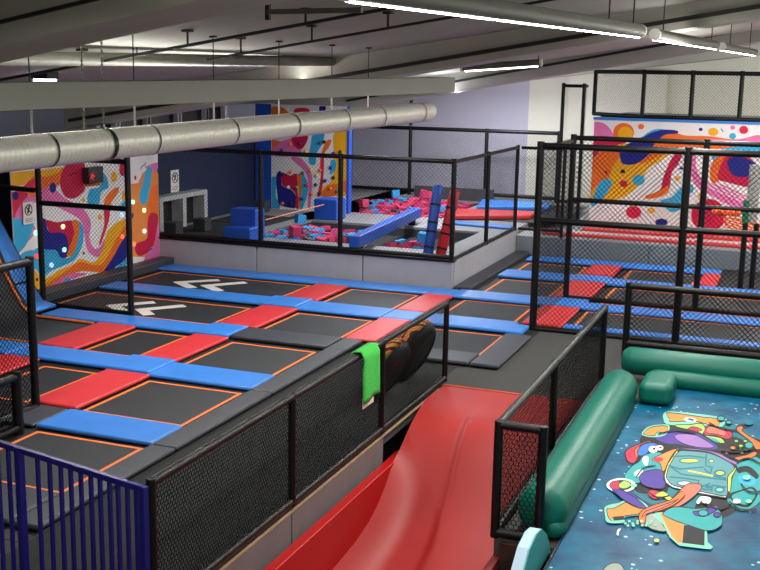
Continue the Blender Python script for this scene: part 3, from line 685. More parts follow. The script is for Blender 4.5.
A('pur', u_((170, 10), (215, 40), (280, 90), (345, 120), (280, 130), (230, 85)))
A('min', u_((30, 120), (70, 100), (120, 90), (210, 55), (300, 110), (290, 160), (160, 180), (150, 215), (50, 215), (32, 170)))
A('oro', u_((48, 130), (95, 125), (210, 72), (285, 125), (270, 150), (150, 172), (80, 180), (75, 200), (55, 180)))
A('blk', u_((82, 180), (150, 176), (152, 198), (85, 204)), False)
A('gry', u_((280, 190), (300, 165), (340, 160), (400, 240), (410, 270), (330, 255), (290, 225)))
A('min', u_((355, 150), (420, 150), (540, 215), (675, 250), (680, 340), (715, 370), (700, 385), (660, 382), (500, 362), (440, 310), (400, 230), (330, 165)), False)
A('oro', u_((375, 150), (430, 170), (510, 220), (530, 230), (520, 345), (490, 345), (450, 300), (410, 220)), False)
A('blk', u_((530, 232), (600, 240), (662, 262), (660, 362), (520, 345)), False)
A('tea', u_((400, 160), (470, 120), (600, 130), (740, 130), (770, 220), (690, 265), (560, 230), (450, 190)))
A('pur', u_((590, 150), (660, 140), (730, 110), (740, 130), (680, 165), (610, 168)))
A('whi', u_((610, 85), (640, 50), (700, 60), (690, 95), (650, 90), (640, 75), (625, 98)))
A('whi', m_(*circ(203, 238, 58, 28))); A('blk', m_(*circ(203, 238, 44, 21))); A('red', m_(*circ(184, 238, 24, 15))); A('lim', m_((195, 235), (215, 222), (235, 228), (240, 240), (220, 250), (200, 248)))
A('whi', u_((105, 290), (112, 262), (132, 255), (120, 275), (116, 298)))
A('lye', u_(*circ(358, 330, 16, 11, 8)))
A('gry', m_((130, 585), (155, 556), (195, 553), (215, 585), (190, 610), (140, 610)))
for st, w_k in (((500, 120), (560, 150), (640, 160)), 7), (((640, 320), (700, 300), (757, 330)), 8), (((660, 430), (700, 470), (760, 470)), 8), (((600, 520), (660, 560), (740, 560)), 8), (((480, 530), (540, 560), (600, 540)), 8), (((130, 400), (170, 350), (230, 340)), 6), (((190, 470), (240, 500), (300, 490)), 7), (((560, 260), (640, 270), (720, 250)), 9), (((240, 180), (330, 160), (430, 175)), 6):
    A('blk', p_(*stroke(spline(list(st)+list(st[::-1][1:-1]), 4)[:9], w_k)), False)
for cx_, cy_, r_k, k_ in ((560, 100, 16, 'tea'), (600, 120, 12, 'tea'), (700, 120, 22, 'dtl'), (690, 400, 20, 'min'), (640, 520, 20, 'whi'), (700, 520, 16, 'min'), (120, 440, 16, 'min'), (230, 560, 18, 'lav'), (470, 580, 22, 'tea'), (540, 590, 16, 'pur'), (620, 250, 12, 'ora'), (660, 240, 9, 'lim')):
    A(k_, p_(*circ(cx_, cy_, r_k, r_k*.6)))
A('pur', m_((170, 255), (215, 265), (270, 300), (300, 330), (270, 325), (220, 300)))
A('ora', m_((275, 372), (285, 345), (330, 322), (400, 300), (440, 268), (455, 280), (410, 318), (350, 342), (305, 355), (298, 385), (285, 395)))
A('sal', m_((288, 370), (300, 348), (345, 330), (410, 306), (430, 290), (405, 312), (340, 340), (302, 355)))
for i in range(14): A('min', u_(*circ(160+14*i+10*math.sin(i*3), 225+16*math.sin(i*2.1), 9, 7, 8)))
S2 = []
for c, pts, sm_ in S:
    if sm_ and c not in ('blk', 'dtl', 'min', 'whi', 'lye') and len(pts) > 5: S2.append(('blk', grow(pts, .95), True))
    S2.append((c, pts, sm_))
S = S2
cols = list(PAL)
mb = MB(); mb.box(-1.68, 2.4, 5.2, 14.02, .005, ZM)
def clipm(p): return np.array([max(-1.66, p[0]), min(13.4, p[1]), p[2]])
art(mb, S, mz, (0, 0, 1), cols, clipm)
pm = mb.build('play_mat', [deep_mat()]+pal(cols), t, fix=False)
def capt(a, b, r):
    a = np.array(a, float); b = np.array(b, float); d = b-a; L = np.linalg.norm(d); d /= L; R = []; Pn = []
    for s in (0, .015, .04, .08, .13): Pn.append(a+d*s*1.0); R.append(r*math.sqrt(max(.3, 1-.7*(1-s/.13)**2)))
    for s in np.linspace(.5, L-.5, 14): Pn.append(a+d*s); R.append(r*(1+.012*math.sin(s*5)))
    for s in (.13, .08, .04, .015, 0): Pn.append(b-d*s); R.append(r*math.sqrt(max(.3, 1-.7*(1-s/.13)**2)))
    return Pn, R
Pn, R = capt((-1.765, 8.83, .105), (-1.765, 13.2, .105), .1); MB().tube(Pn, R, 24).build('side_tube', GREEN, t, smooth=True)
Pn, R = capt((-1.89, 8.84, .235), (-1.89, 13.3, .235), .225); MB().tube(Pn, R, 24).build('side_tube', GREEN, t, smooth=True)
Pn, R = capt((-1.66, 14.14, .14), (2.4, 14.14, .14), .125); MB().tube(Pn, R, 24).build('back_tube', GREEN, t, smooth=True)
Pn, R = capt((-2.04, 14.34, .29), (2.4, 14.34, .29), .185); MB().tube(Pn, R, 24).build('back_tube', GREEN, t, smooth=True)
MB().box(-1.655, -1.25, 13.1, 13.8, ZM+.01, .34).build('corner_cushion', GREEN, t, bevel=.09)
MB().box(-1.68, -1.668, 8.0, 13.9, ZM+.012, ZM+.02).build('seam', BLACK, t)
# teal rounded wing board in front of the inflatable
O = [onX(x, y, -1.74) for x, y in ((523, 575), (530, 549), (537, 534), (542, 529), (547, 534), (550, 546), (549.5, 562), (549, 578))]
mb = MB(); mb.extr(O, (-.01, 0, 0), 0); mb.extr([p+np.array([-.012, 0, 0]) for p in O], (-.09, -.0, 0), 1)
b0 = min(p[2] for p in O)
mb.box(-1.84, -1.74, min(p[1] for p in O), max(p[1] for p in O), 0, b0+.01, 1)
tag(mb.build('wing_board', [TEAL, PALEB]), 'teal foam board with rounded top and pale edge in the foreground', 'board')
# ---------------------------------------------------------------- dark blue railing gate, towel, slide rings
GZ = 1.2; p0 = onz(145.5, 487, GZ); p1 = onz(0, 441, GZ); d = (p1-p0)/np.linalg.norm(p1-p0); L = np.linalg.norm(p1-p0)
t = thing('railing_gate', 'dark blue metal railing gate in the front left corner', 'gate', (p0[0], p0[1], 0))
def gx(px, py): 
    q = onz(px, py, GZ); return float((q-p0)@d)
nd = np.array([-d[1], d[0], 0])
MB().obox(p0+d*(L+.5)/2-np.array([0, 0, .02]), d*(L+.5)/2, nd*.022, (0, 0, .022)).build('top_rail', GATE, t, bevel=.006)
MB().obox(p0+d*(L+.5)/2-np.array([0, 0, 1.16]), d*(L+.5)/2, nd*.022, (0, 0, .022)).build('bottom_rail', GATE, t, bevel=.006)
sp_ = gx(18.5, 447)
def bar(s, w, name, z=1.16): 
    c = p0+d*s; MB().obox((c[0], c[1], z/2), d*w, nd*w, (0, 0, z/2)).build(name, GATE, t, bevel=.004)
bar(.02, .024, 'end_post', 1.2); bar(sp_, .028, 'post', 1.2)
s_ = .12
for px, py in ((30, 112), (41.5, 128), (52.2, 143), (62.7, 155), (72.8, 168), (82.8, 181), (92.4, 192), (101.6, 205), (110.4, 215), (119.2, 228), (128, 240), (135.5, 245)): bar(gx(px, 427+py/3.984), .014, 'bar')
for k in (1, 2): bar(sp_+.13*k, .014, 'bar')
# towel on the long fence
y0, y1 = 10.22, 10.66; G = []
for s in np.linspace(0, 1, 15):
    row = []
    for y in np.linspace(y0, y1, 9):
        wv = .012*math.sin(y*17+s*2)
        if s < .25: x, z = -4.28-.02*0, 1.075+.03*s/.25-.03
        elif s < .4:
            a = (s-.25)/.15*math.pi; x, z = -4.2-.072*math.cos(a), 1.075+.072*math.sin(a)
        else: x, z = -4.128+.012, 1.075-(s-.4)/.6*(.5+.04*(y1-y))
        row.append((x+wv*(s > .5), y, z))
    G.append(row)
TW = mat('green towel', (66, 190, 76), .95, .1, 30, .6, 200)
t = thing('towel', 'bright green towel hanging over the long net fence', 'towel', (-4.2, 10.6, .5))
MB().grid(G).build('cloth', TW, t, smooth=True, solid=.012)
G = [[(-4.128-.006, y, z) for y in np.linspace(y0+.01, y1-.12, 4)] for z in (.62, .5)]
MB().grid(G).build('pale_corner', mat('pale towel back', (214, 190, 176), .9), t, solid=.006)
# two slide rings with patterned covers standing on edge behind the fence
def stripes():
    m = bpy.data.materials.new('ring print'); m.use_nodes = True; nt = m.node_tree; N = nt.nodes; L = nt.links; b = N['Principled BSDF']
    tc = N.new('ShaderNodeTexCoord'); wv = N.new('ShaderNodeTexWave'); wv.inputs['Scale'].default_value = 5.5; wv.inputs['Distortion'].default_value = 3.5; wv.inputs['Detail'].default_value = 2
    mp = N.new('ShaderNodeMapping'); mp.inputs['Rotation'].default_value = (0, .6, .8); L.new(tc.outputs['Object'], mp.inputs['Vector']); L.new(mp.outputs['Vector'], wv.inputs['Vector'])
    rp = N.new('ShaderNodeValToRGB'); rp.color_ramp.interpolation = 'CONSTANT'; e = rp.color_ramp.elements
    e[0].color = lin((20, 18, 22)); e[1].position = .42; e[1].color = lin((235, 104, 36))
    k = e.new(.8); k.color = lin((196, 40, 40)); k = e.new(.93); k.color = lin((80, 150, 50))
    n2 = N.new('ShaderNodeTexNoise'); n2.inputs['Scale'].default_value = 2.2; L.new(tc.outputs['Object'], n2.inputs['Vector'])
    g = N.new('ShaderNodeMath'); g.operation = 'GREATER_THAN'; g.inputs[1].default_value = .58; L.new(n2.outputs['Fac'], g.inputs[0])
    mx = N.new('ShaderNodeMix'); mx.data_type = 'RGBA'; L.new(g.outputs[0], mx.inputs['Factor']); L.new(wv.outputs['Fac'], rp.inputs['Fac']); L.new(rp.outputs['Color'], mx.inputs['A']); mx.inputs['B'].default_value = lin((70, 50, 130))
    L.new(mx.outputs['Result'], b.inputs['Base Color']); b.inputs['Roughness'].default_value = .8; return m
RING = stripes()
def ring(label, c, R0, r0, tilt, yaw):
    t = thing('slide_ring', label, 'slide ring', (c[0], c[1], 0), 'slide rings behind the fence')
    ax = np.array([math.cos(tilt)*math.cos(yaw), math.cos(tilt)*math.sin(yaw), math.sin(tilt)]); u = np.cross((0, 0, 1), ax); u /= np.linalg.norm(u); w = np.cross(ax, u); c = np.array(c)
    def tor(a0, a1, n=12, grow=0):
        G = []
        for i in range(41):
            th = 2*math.pi*i/40; e = math.cos(th)*u+math.sin(th)*w
            G.append([c+e*(R0+(r0+grow)*math.cos(a))+ax*(r0+grow)*math.sin(a) for a in np.linspace(a0, a1, n)])
        return G
    MB().grid(tor(-math.pi*1.02, math.radians(20), 16)).build('cover', RING, t, smooth=True)
    G = tor(math.radians(18), math.radians(88), 8); MB().grid(G).build('base', BLACK, t, smooth=True)
    G = [[c+(math.cos(a)*u+math.sin(a)*w)*q+ax*r0*(1-.1*(q/R0)) for q in np.linspace(0.001, R0+.03, 6)] for a in np.linspace(0, 2*math.pi, 41)]
    MB().grid(G).build('base_disc', BLACK, t, smooth=True)
ring('slide ring with patterned cover beside the green towel, nearer one', (-4.64, 12.25, .4), .26, .15, -.45, -.1)
ring('slide ring with orange striped cover, farther one by the fence end', (-4.62, 13.14, .43), .28, .16, -.42, -.1)
# ---------------------------------------------------------------- duct, box beam, lamps
dl = ray(0, 155)*10.0+EYE; dr = ray(428, 111.5)*19.2+EYE; dd = (dr-dl)/np.linalg.norm(dr-dl); dst = dl-dd*2.2; DL = np.linalg.norm(dr-dst); RD = .16
def at_x(px, off=0):
    lo, hi = 0, DL
    for _ in range(40):
        m = (lo+hi)/2
        if project(dst+dd*m+np.array([0, 0, off]))[0] < px: lo = m
        else: hi = m
    return lo
t = thing('air_duct', 'long silver spiral air duct hanging across the upper left', 'air duct', dst)
pts, rr = [], []
nn = int(DL/.016)
for i in range(nn+1):
    pts.append(dst+dd*DL*i/nn); rr.append(RD+(.006 if i % 4 == 0 else 0.0))
MB().tube(pts, rr, 28, cap=True).build('duct_pipe', STEEL, t, smooth=True)
for px in (46, 148.5, 228, 290, 340.5, 377, 418):
    s = at_x(px, 0); MB().tube([dst+dd*(s-.012), dst+dd*(s+.012)], RD+.012, 28, cap=False).build('clamp_band', DSTEEL, t)
def roofat(p): return roofz(p@UX)
for px in (32, 135, 214, 279, 331.5, 368):
    s = at_x(px, RD); p = dst+dd*s; top = p.copy(); top[2] = roofat(p)
    hr = MB().tube([p+np.array([0, 0, RD+.42]), top-np.array([0, 0, .02])], .007, 6).tube([top-np.array([0, 0, .02]), top], .05, 8).build('hanger_rod', DSTEEL, t)
    MB().tube([p+np.array([0, 0, RD]), p+np.array([0, 0, RD+.42])], .012, 8).build('lit_rod_end', mat('lit rod steel', (215, 215, 215), .3, metal=.5), hr)  # lower rod made pale to stand for its lit stretch
CH = mat('chain steel', (150, 148, 140), .4, metal=.6)
for px in (84, 104):
    s = at_x(px, RD); p = dst+dd*s; top = roofat(p); mb = MB(); z = p[2]+RD; i = 0
    while z < top-.03:
        mb.tube([(p[0], p[1], z), (p[0], p[1], z+.02), (p[0], p[1], z+.05)], [.006, .016, .006], 6); z += .045
    mb.build('hanger_chain', CH, t)
s = at_x(104, 0); MB().tube([dst+dd*(s-.03), dst+dd*(s+.03)], RD+.016, 28, cap=False).build('chain_strap', BLACK, t)
a = ray(0, 97)*8.0+EYE; b = ray(455, 85)*15.4+EYE; d = (b-a)/np.linalg.norm(b-a); a = a-d*2.5
bmw = np.cross((0, 0, 1), d); bmw /= np.linalg.norm(bmw); up = np.cross(d, bmw)
tag(MB().obox((a+b)/2-bmw*-.12, (b-a)/2, bmw*.12, up*.105).build('box_beam', BOXB, bevel=.006), 'long putty coloured box beam hanging above the silver duct', 'beam')
def tubelamp(label, a, b, r, aim, strength, hang=(), segs=1):
    a = np.array(a); b = np.array(b); d = (b-a)/np.linalg.norm(b-a); L = np.linalg.norm(b-a); side = np.cross(d, (0, 0, 1)); side /= np.linalg.norm(side); up = np.cross(side, d)
    t = thing('tube_lamp', label, 'lamp', a, 'suspended tube lamps')
    mb = MB(); G = []
    c0, c1 = math.cos(aim), math.sin(aim)
    for s in np.linspace(0, L, 12):
        G.append([a+d*s+r*(math.cos(q)*side+math.sin(q)*up) for q in np.linspace(-math.pi/2+aim+.5, 1.5*math.pi+aim-.5, 22)])
    mb.grid(G); mb.poly([g for g in G[0]]); mb.poly([g for g in G[-1]]); hs = mb.build('housing', mat('lamp housing olive', (98, 98, 88), .5), t, smooth=True)
    dn = -(math.cos(aim)*up - math.sin(aim)*side) if aim else -up
    wv = np.cross(d, dn)
    for i in range(segs):
        p = a+d*(L*i/segs+.06); q = a+d*(L*(i+1)/segs-.06)
        MB().obox((p+q)/2+dn*r*.9, (q-p)/2, wv*r*.42, dn*.012).build('diffuser', emit('lamp glow %g' % strength, (255, 250, 238), strength), hs)
    for px in hang:
        p = a+d*L*px; MB().tube([p+up*r, (p[0], p[1], roofat(p))], .008, 6).build('hanger', DSTEEL, t)
    for e in (a, b): MB().tube([e-d*.02, e+d*.02], r*1.04, 16).build('end_cap', WHITEP, t)
    return t
q = ray(637, 36)*12.3+EYE; XL = q@UX
def onXp(px, py, xp):
    d = ray(px, py); return EYE+d*xp/(d@UX)
pA = onXp(345, -13, XL); pB = onXp(640, 31, XL); pC = onXp(655, 34.5, XL); pD = onXp(716, 45, XL); pE = onXp(722, 46.5, XL); pF = onXp(755, 52.5, XL)
LAMP = 26
pA0 = pB+(pA-pB)*1.0
tubelamp('long bright tube lamp hanging across the upper right, nearest segment', pA0, pB, .075, -.2, LAMP, (.3, .8, .95), 3)
tubelamp('short bright tube lamp second along the row at the upper right', pC, pD, .07, -.2, LAMP, (.1, .9))
tubelamp('small bright tube lamp at the far end of the row, by the cream wall', pE, pF, .065, -.2, LAMP, (.2, .8))
a = ray(0, 58.5)*11.2+EYE; b = ray(356, 61.5)*18.8+EYE; a = a-(b-a)*.12
tubelamp('long pale tube lamp along the upper left, above the putty box beam', a, b, .078, -1.05, 3, (.35, .6, .97), 4)
a = ray(462, 68)*20.5+EYE; b = ray(541, 62.5)*20.0+EYE
tubelamp('short tube lamp glowing near the ceiling in front of the lavender wall', a, b, .07, .2, 6, (.97,))
d = ray(45, 80.5); p = None
for k in np.arange(6, 30, .05):
    p = EYE+d*k
    if p[2] > roofat(p)-.12: break
t = thing('ceiling_light', 'small lit bulkhead lamp on the ceiling at the upper left', 'lamp', p)
MB().obox(p+np.array([0, 0, .07]), UX*.15, UY*.12, (0, 0, .05)).build('housing', DSTEEL, t, bevel=.01)
MB().obox(p, UX*.13, UY*.1, (0, 0, .03)).build('diffuser', emit('bulkhead glow', (240, 244, 255), 14), t, bevel=.02)
p = onYp(437, 93, 30.6)
t = thing('security_camera', 'tiny dark security camera on the lavender wall beside the beam end', 'camera', p)
MB().obox(p, UX*.12, UY*.12, (0, 0, .07)).build('camera_body', DSTEEL, t, bevel=.02); MB().tube([p, p+UY*.3+np.array([0, 0, .1])], .03, 6).build('bracket', DSTEEL, t)
# bar and cable brackets under the ceiling
p0_, p1_ = onYp(268, 12, 8.6), onYp(362, 10, 8.2)
t = thing('ceiling_bar', 'short horizontal steel bar with an end bracket under the ceiling', 'bar', p0_)
MB().obox((p0_+p1_)/2, (p1_-p0_)/2, UY*.02, (0, 0, .022)).build('bar', mat('bar steel', (92, 90, 84), .5), t)
MB().obox(p0_+np.array([0, 0, .02]), UX*.02, UY*.02, (0, 0, .09)).build('bracket', DSTEEL, t)
# ---------------------------------------------------------------- murals
def cr(cx, cy, s): return lambda *p: [(cx+x/s, cy+y/s) for x, y in p]
cols = list(PAL)
c1 = cr(0, 140, 3.984); b_ = cr(0, 200, 5.98); a5 = cr(70, 150, 8.0); a4 = cr(0, 150, 9.5)
S = []; A = lambda c, pts, s=True: S.append((c, pts, s))
A('yel', a4((96, 215), (345, 190), (345, 240), (220, 335), (96, 345)), False); A('ora', a4((230, 335), (345, 225), (440, 190), (620, 175), (560, 330), (440, 400), (350, 450), (260, 430), (110, 430), (105, 400), (150, 390)))
A('yel', a4((370, 200), (590, 170), (500, 240), (400, 250))); A('red', c1((42, 225), (70, 205), (110, 215), (98, 250), (70, 300), (44, 308)))
A('red', a4((235, 330), (340, 270), (340, 390), (250, 370)))
A('cri', a5((-60, 170), (-10, 100), (110, 100), (125, 290), (80, 360), (20, 390), (-40, 370), (-80, 280))); A('ora', a5((105, 250), (250, 262), (240, 285), (110, 295)), False)
A('pin', c1((160, 250), (150, 215), (200, 185), (260, 232), (330, 272), (362, 330), (356, 390), (376, 432), (398, 425), (418, 395), (425, 425), (392, 466), (350, 442), (334, 370), (318, 318), (250, 278), (190, 252)))
A('pin', c1((60, 300), (110, 225), (150, 240), (125, 262), (90, 330))); A('pin', c1((45, 400), (90, 380), (130, 340), (140, 370), (90, 420)))
A('nav', c1(*circ(210, 190, 13, 20))); A('nav', c1(*circ(62, 222, 12, 17)))
A('sky', b_((68, 130), (100, 110), (150, 120), (205, 110), (180, 220), (130, 300), (70, 330))); A('sky', b_((120, 330), (200, 300), (230, 370), (200, 420), (150, 400)))
A('sky', b_((470, 130), (497, 170), (492, 265), (450, 352), (380, 392), (310, 422), (250, 455), (200, 385), (185, 330), (215, 290), (260, 285), (340, 300), (370, 345), (425, 335), (462, 250)))
A('nav', b_((250, 130), (275, 118), (292, 188), (380, 193), (415, 235), (405, 335), (360, 342), (335, 300), (250, 282)))
A('cri', b_((275, 120), (340, 132), (432, 125), (442, 200), (412, 300), (402, 230), (370, 195), (300, 195), (283, 160)))
A('ora', b_((430, 126), (466, 126), (472, 200), (442, 312), (398, 342), (415, 280), (442, 200)))
A('yel', b_((190, 400), (260, 472), (350, 422), (440, 382), (480, 352), (560, 372), (610, 300), (650, 178), (757, 105), (757, 150), (700, 230), (660, 330), (600, 400), (480, 410), (340, 470), (270, 520), (240, 560), (205, 500)))
A('ora', b_((400, 420), (470, 372), (560, 388), (620, 370), (700, 225), (757, 150), (757, 215), (715, 270), (665, 412), (600, 432), (500, 425), (420, 445), (330, 500), (280, 535), (270, 510)))
A('pin', b_((290, 540), (330, 490), (420, 440), (520, 440), (440, 470), (340, 510)))
A('nav', b_((618, 432), (670, 350), (720, 262), (757, 215), (757, 342), (690, 400), (640, 446))); A('sky', b_((640, 450), (757, 350), (757, 385), (690, 420)))
A('ora', a5((388, 300), (382, 345), (330, 420), (318, 500), (275, 500), (275, 400), (310, 345), (350, 310))); A('red', b_((655, 50), (648, 130), (602, 262), (592, 255), (622, 150), (622, 50)))
A('sky', a5((250, 180), (290, 215), (305, 300), (250, 335), (225, 442), (140, 425), (158, 320), (238, 290)))
A('yel', a5(*circ(350, 215, 24, 42))); A('cri', a5(*circ(420, 150, 27, 60))); A('yel', a5(*circ(105, 398, 12, 18))); A('yel', a5(*circ(430, 370, 14, 45))); A('sky', a5((395, 450), (445, 400), (445, 470), (400, 480)))
A('sky', b_(*circ(403, 482, 17, 20))); A('ora', b_(*circ(480, 492, 16, 18))); A('cri', b_(*circ(362, 532, 16, 18))); A('yel', b_(*circ(597, 103, 12, 16))); A('blk', b_(*circ(500, 318, 6, 8, 8))); A('blk', b_(*circ(527, 487, 6, 8, 8))); A('blk', b_(*circ(220, 475, 7, 10, 8)))
A('blk', a5(*stroke([(-10, 205), (20, 190), (60, 180)], 7)), False)
YS, YE = onX(131, 200, -12.4)[1], 19.2
m1 = [q for q in S]
def panel(name, label, y0, y1, shapes, lights):
    t = thing(name, label, 'mural', (-12.45, (y0+y1)/2, 0), 'bright mural panels by the chevron beds')
    mb = MB(); mb.box(-12.42, -12.4, y0, y1, .02, 2.78)
    art(mb, shapes, lambda x, y: onX(x, y, -12.4), (1, 0, 0), cols, lambda p: np.array([p[0], max(y0+.005, min(y1-.005, p[1])), max(.03, min(2.77, p[2]))]))
    pn = mb.build('panel', [mat('mural white', (232, 230, 230), .5, .03, 3)]+pal(cols), t, fix=False)
    for x, y, c in lights:
        p = onX(x/3.984, 140+y/3.984, -12.4)
        mb = MB(); mb.tube([p, p+np.array([.03, 0, 0])], .045, 16).build('light_button', emit('button '+c, {'g': (170, 255, 225), 'r': (255, 70, 60), 'b': (170, 205, 255), 'y': (250, 255, 190), 'o': (255, 120, 80), 'w': (235, 250, 240)}[c], 1.1), pn)
    return t
panel('mural_panel', 'left mural panel with white, pink, blue and orange swirls, wider part', 14.72, YS, m1, [(139, 370, 'g'), (143, 463, 'r'), (202, 498, 'b'), (248, 345, 'y'), (253, 437, 'g'), (485, 385, 'o'), (483, 298, 'b')])
S = []
A('oro', a5((470, 275), (545, 265), (580, 185), (640, 140), (730, 160), (730, 700), (640, 860), (470, 860)), False); A('ora', a5((640, 330), (730, 300), (730, 640), (620, 560))); A('pin', a5((600, 140), (640, 115), (720, 100), (720, 165), (640, 158)))
A('sky', a5((612, 152), (655, 145), (645, 260), (615, 420), (575, 432), (553, 370), (580, 270)))
A('cri', c1((600, 292), (628, 300), (625, 350), (608, 425), (560, 462), (538, 440), (545, 412), (585, 392), (588, 330))); A('pin', c1((630, 335), (640, 480), (600, 502), (572, 490), (590, 440), (616, 410)))
A('nav', a5(*circ(712, 165, 16, 26))); A('red', a5(*circ(522, 222, 10, 18))); A('nav', a5(*circ(495, 525, 14, 20))); A('whi', c1((522, 480), (548, 470), (552, 510), (522, 530)))
A('blk', a5(*stroke([(563, 155), (575, 130), (595, 122), (606, 98)], 6)), False); A('blk', c1(*stroke([(580, 450), (590, 440), (606, 432)], 4)), False)
panel('mural_panel', 'left mural panel with orange ground and blue drop, narrow part at the corner', YS+.01, YE, S, [(527, 247, 'g'), (572, 280, 'y'), (573, 363, 'w'), (531, 415, 'o')])
# prohibition notices and the dark box with red emblem
def notice(label, px, py, X, w, h):
    p = onX(px, py, X); t = thing('notice', label, 'sign', (X, p[1], p[2]-h/2), 'prohibition notices')
    MB().box(X, X+.012, p[1]-w/2, p[1]+w/2, p[2]-h/2, p[2]+h/2).build('sheet', WHITEP, t)
    mb = MB(); c = p+np.array([.014, 0, h*.14]); R_ = w*.33
    ringp = [c+R_*np.array([0, math.cos(a), math.sin(a)]) for a in np.linspace(0, 2*math.pi, 25)]
    strands(mb, list(zip(ringp[:-1], ringp[1:]))+[(ringp[9], ringp[21])], .012); strands(mb, [(c+np.array([0, -.03, -.06]), c+np.array([0, .02, .07]))], .02)
    for k in range(3): mb.box(X+.012, X+.015, p[1]-w*.35, p[1]+w*.35, p[2]-h*(.26+.07*k), p[2]-h*(.24+.07*k))
    mb.build('symbol', SPRING, t, fix=False)
notice('prohibition notice on the left mural, at its left end', 28.0, 213, -12.38, .27, .38)
notice('prohibition notice on the dark navy wall above the two-bay frame', 174.5, 181, -13.25, .34, .5)
p = onX(92, 174, -12.385); t = thing('control_box', 'dark box with a red emblem on the left mural under the duct', 'box', p)
MB().box(-12.385, -12.25, p[1]-.28, p[1]+.17, p[2]-.16, p[2]+.14).build('box', mat('dark box', (46, 44, 48), .5), t, bevel=.01)
q = np.array([-12.245, p[1]-.18, p[2]-.02]); mb = MB()
for a0 in np.linspace(0, 2*math.pi, 6)[:-1]: mb.poly([q+np.array([0, .1*math.cos(a0), .1*math.sin(a0)]), q+np.array([0, .03*math.cos(a0+1.2), .03*math.sin(a0+1.2)]), q+np.array([.001, 0, 0]), q+np.array([0, .03*math.cos(a0-1.2), .03*math.sin(a0-1.2)])])
mb.build('emblem', emit('emblem red', (230, 40, 40), .5), t, fix=False)
# right mural wall
A_ = cr(520, 60, 5.98); B_ = cr(633, 60, 5.98); C_ = cr(520, 140, 5.98); D_ = cr(633, 140, 5.98); E_ = cr(260, 140, 5.98); G_ = cr(265, 105, 8.76)
S = []
A('pin', A_((422, 382), (490, 374), (545, 420), (560, 485), (420, 490))); A('cri', C_((410, -10), (620, -10), (640, 10), (560, 60), (470, 70), (455, 140), (405, 190)))
A('yel', C_((405, 200), (450, 100), (540, 45), (640, 20), (760, 40), (900, 20), (930, 60), (830, 130), (760, 180), (720, 262), (620, 342), (500, 362), (395, 350)))
A('ora', C_((405, 170), (455, 90), (540, 50), (620, 60), (560, 150), (520, 240), (450, 280), (400, 330)))
A('ora', A_(*circ(620, 432, 62, 55))); A('yel', A_(*circ(630, 440, 45, 42))); A('ora', A_(*circ(725, 398, 17, 16)))
A('ora', B_((40, 545), (150, 470), (230, 432), (320, 452), (450, 455), (620, 475), (757, 450), (757, 520), (560, 540), (300, 520), (150, 580), (40, 620)))
A('pin', B_((450, 470), (600, 478), (757, 455), (800, 490), (600, 505)))
A('nav', B_((-60, 520), (40, 468), (110, 430), (180, 416), (262, 422), (262, 440), (190, 448), (130, 500), (100, 560), (20, 620), (-60, 620), (-80, 560))); A('sky', B_((80, 440), (130, 415), (180, 415), (110, 435), (60, 462)))
A('sky', C_((490, 242), (540, 235), (547, 270), (500, 345), (442, 395), (425, 385), (460, 285))); A('sky', C_(*circ(710, 240, 37, 32))); A('cri', C_(*circ(620, 262, 23, 20))); A('blk', C_(*circ(615, 187, 14, 12, 8))); A('blk', C_(*circ(515, 193, 8, 8, 8)))
A('cri', D_((240, 95), (292, 88), (272, 140), (232, 200), (218, 290), (182, 332), (90, 352), (78, 332), (160, 300), (182, 220))); A('ora', D_((215, 270), (200, 322), (92, 352), (80, 335), (165, 300)))
A('pin', D_((345, 92), (375, 92), (382, 180), (440, 248), (560, 275), (692, 345), (692, 405), (600, 402), (450, 322), (375, 272), (342, 180)))
for k in range(4): A('whi', D_(*stroke([(400+14*k, 215-14*k), (460+12*k, 285-14*k), (690, 385-16*k)], 5)), False)
A('sky', D_((290, 282), (345, 265), (362, 305), (305, 350), (312, 395), (240, 432), (190, 402), (165, 362), (230, 340)))
A('sky', D_((480, 72), (600, 42), (800, 45), (800, 95), (600, 92), (540, 100), (488, 132))); A('ora', D_((500, 102), (565, 88), (522, 160), (512, 245), (470, 252), (462, 170)))
A('cri', D_((560, 95), (620, 78), (690, 100), (780, 200), (780, 290), (690, 284), (560, 252), (508, 232), (520, 160))); A('nav', D_((565, 125), (640, 98), (745, 150), (725, 205), (650, 222), (590, 202)))
A('cri', D_(*circ(452, 450, 104, 98))); A('ora', D_((540, 470), (640, 470), (800, 520), (800, 590), (600, 560))); A('nav', D_(*circ(170, 492, 37, 22))); A('nav', D_(*circ(665, 415, 32, 18))); A('red', C_(*circ(680, 432, 46, 38)))
for k in range(5): A('whi', D_(*stroke([(560, 470+14*k), (800, 540+20*k)], 4)), False)
for c, e in (('yel', (480, 430, 30, 24)), ('nav', (405, 415, 12, 10)), ('red', (662, 418, 27, 24)), ('pin', (596, 404, 15, 13)), ('sky', (596, 455, 20, 18)), ('ora', (48, 398, 18, 16))): A(c, B_(*circ(*e)))
A('blk', B_(*stroke([(525, 410), (540, 430)], 5)), False); A('yel', D_(*circ(265, 230, 17, 14))); A('yel', D_(*circ(400, 335, 16, 12))); A('yel', D_(*circ(110, 422, 24, 16))); A('nav', D_(*circ(290, 170, 16, 8)))
xl = onY(592, 160, MU)[0]
t = thing('mural_wall', 'wide mural wall at the right with red, orange and blue shapes below a net railing', 'mural', (0, MU, DR))
mb = MB(); mb.box(xl, 3.2, MU, MU+.16, DR-.4, 3.03)
art(mb, S, lambda x, y: onY(x, y, MU), (0, -1, 0), cols, lambda p: np.array([max(xl+.01, min(3.18, p[0])), p[1], max(DR+.01, min(3.02, p[2]))]))
mb.build('panel', [mat('mural white', (232, 230, 230))]+pal(cols), t, fix=False)
MB().box(xl-.02, 3.2, MU-.02, MU+.2, 3.035, 3.09).build('top_trim', BLUE, t)
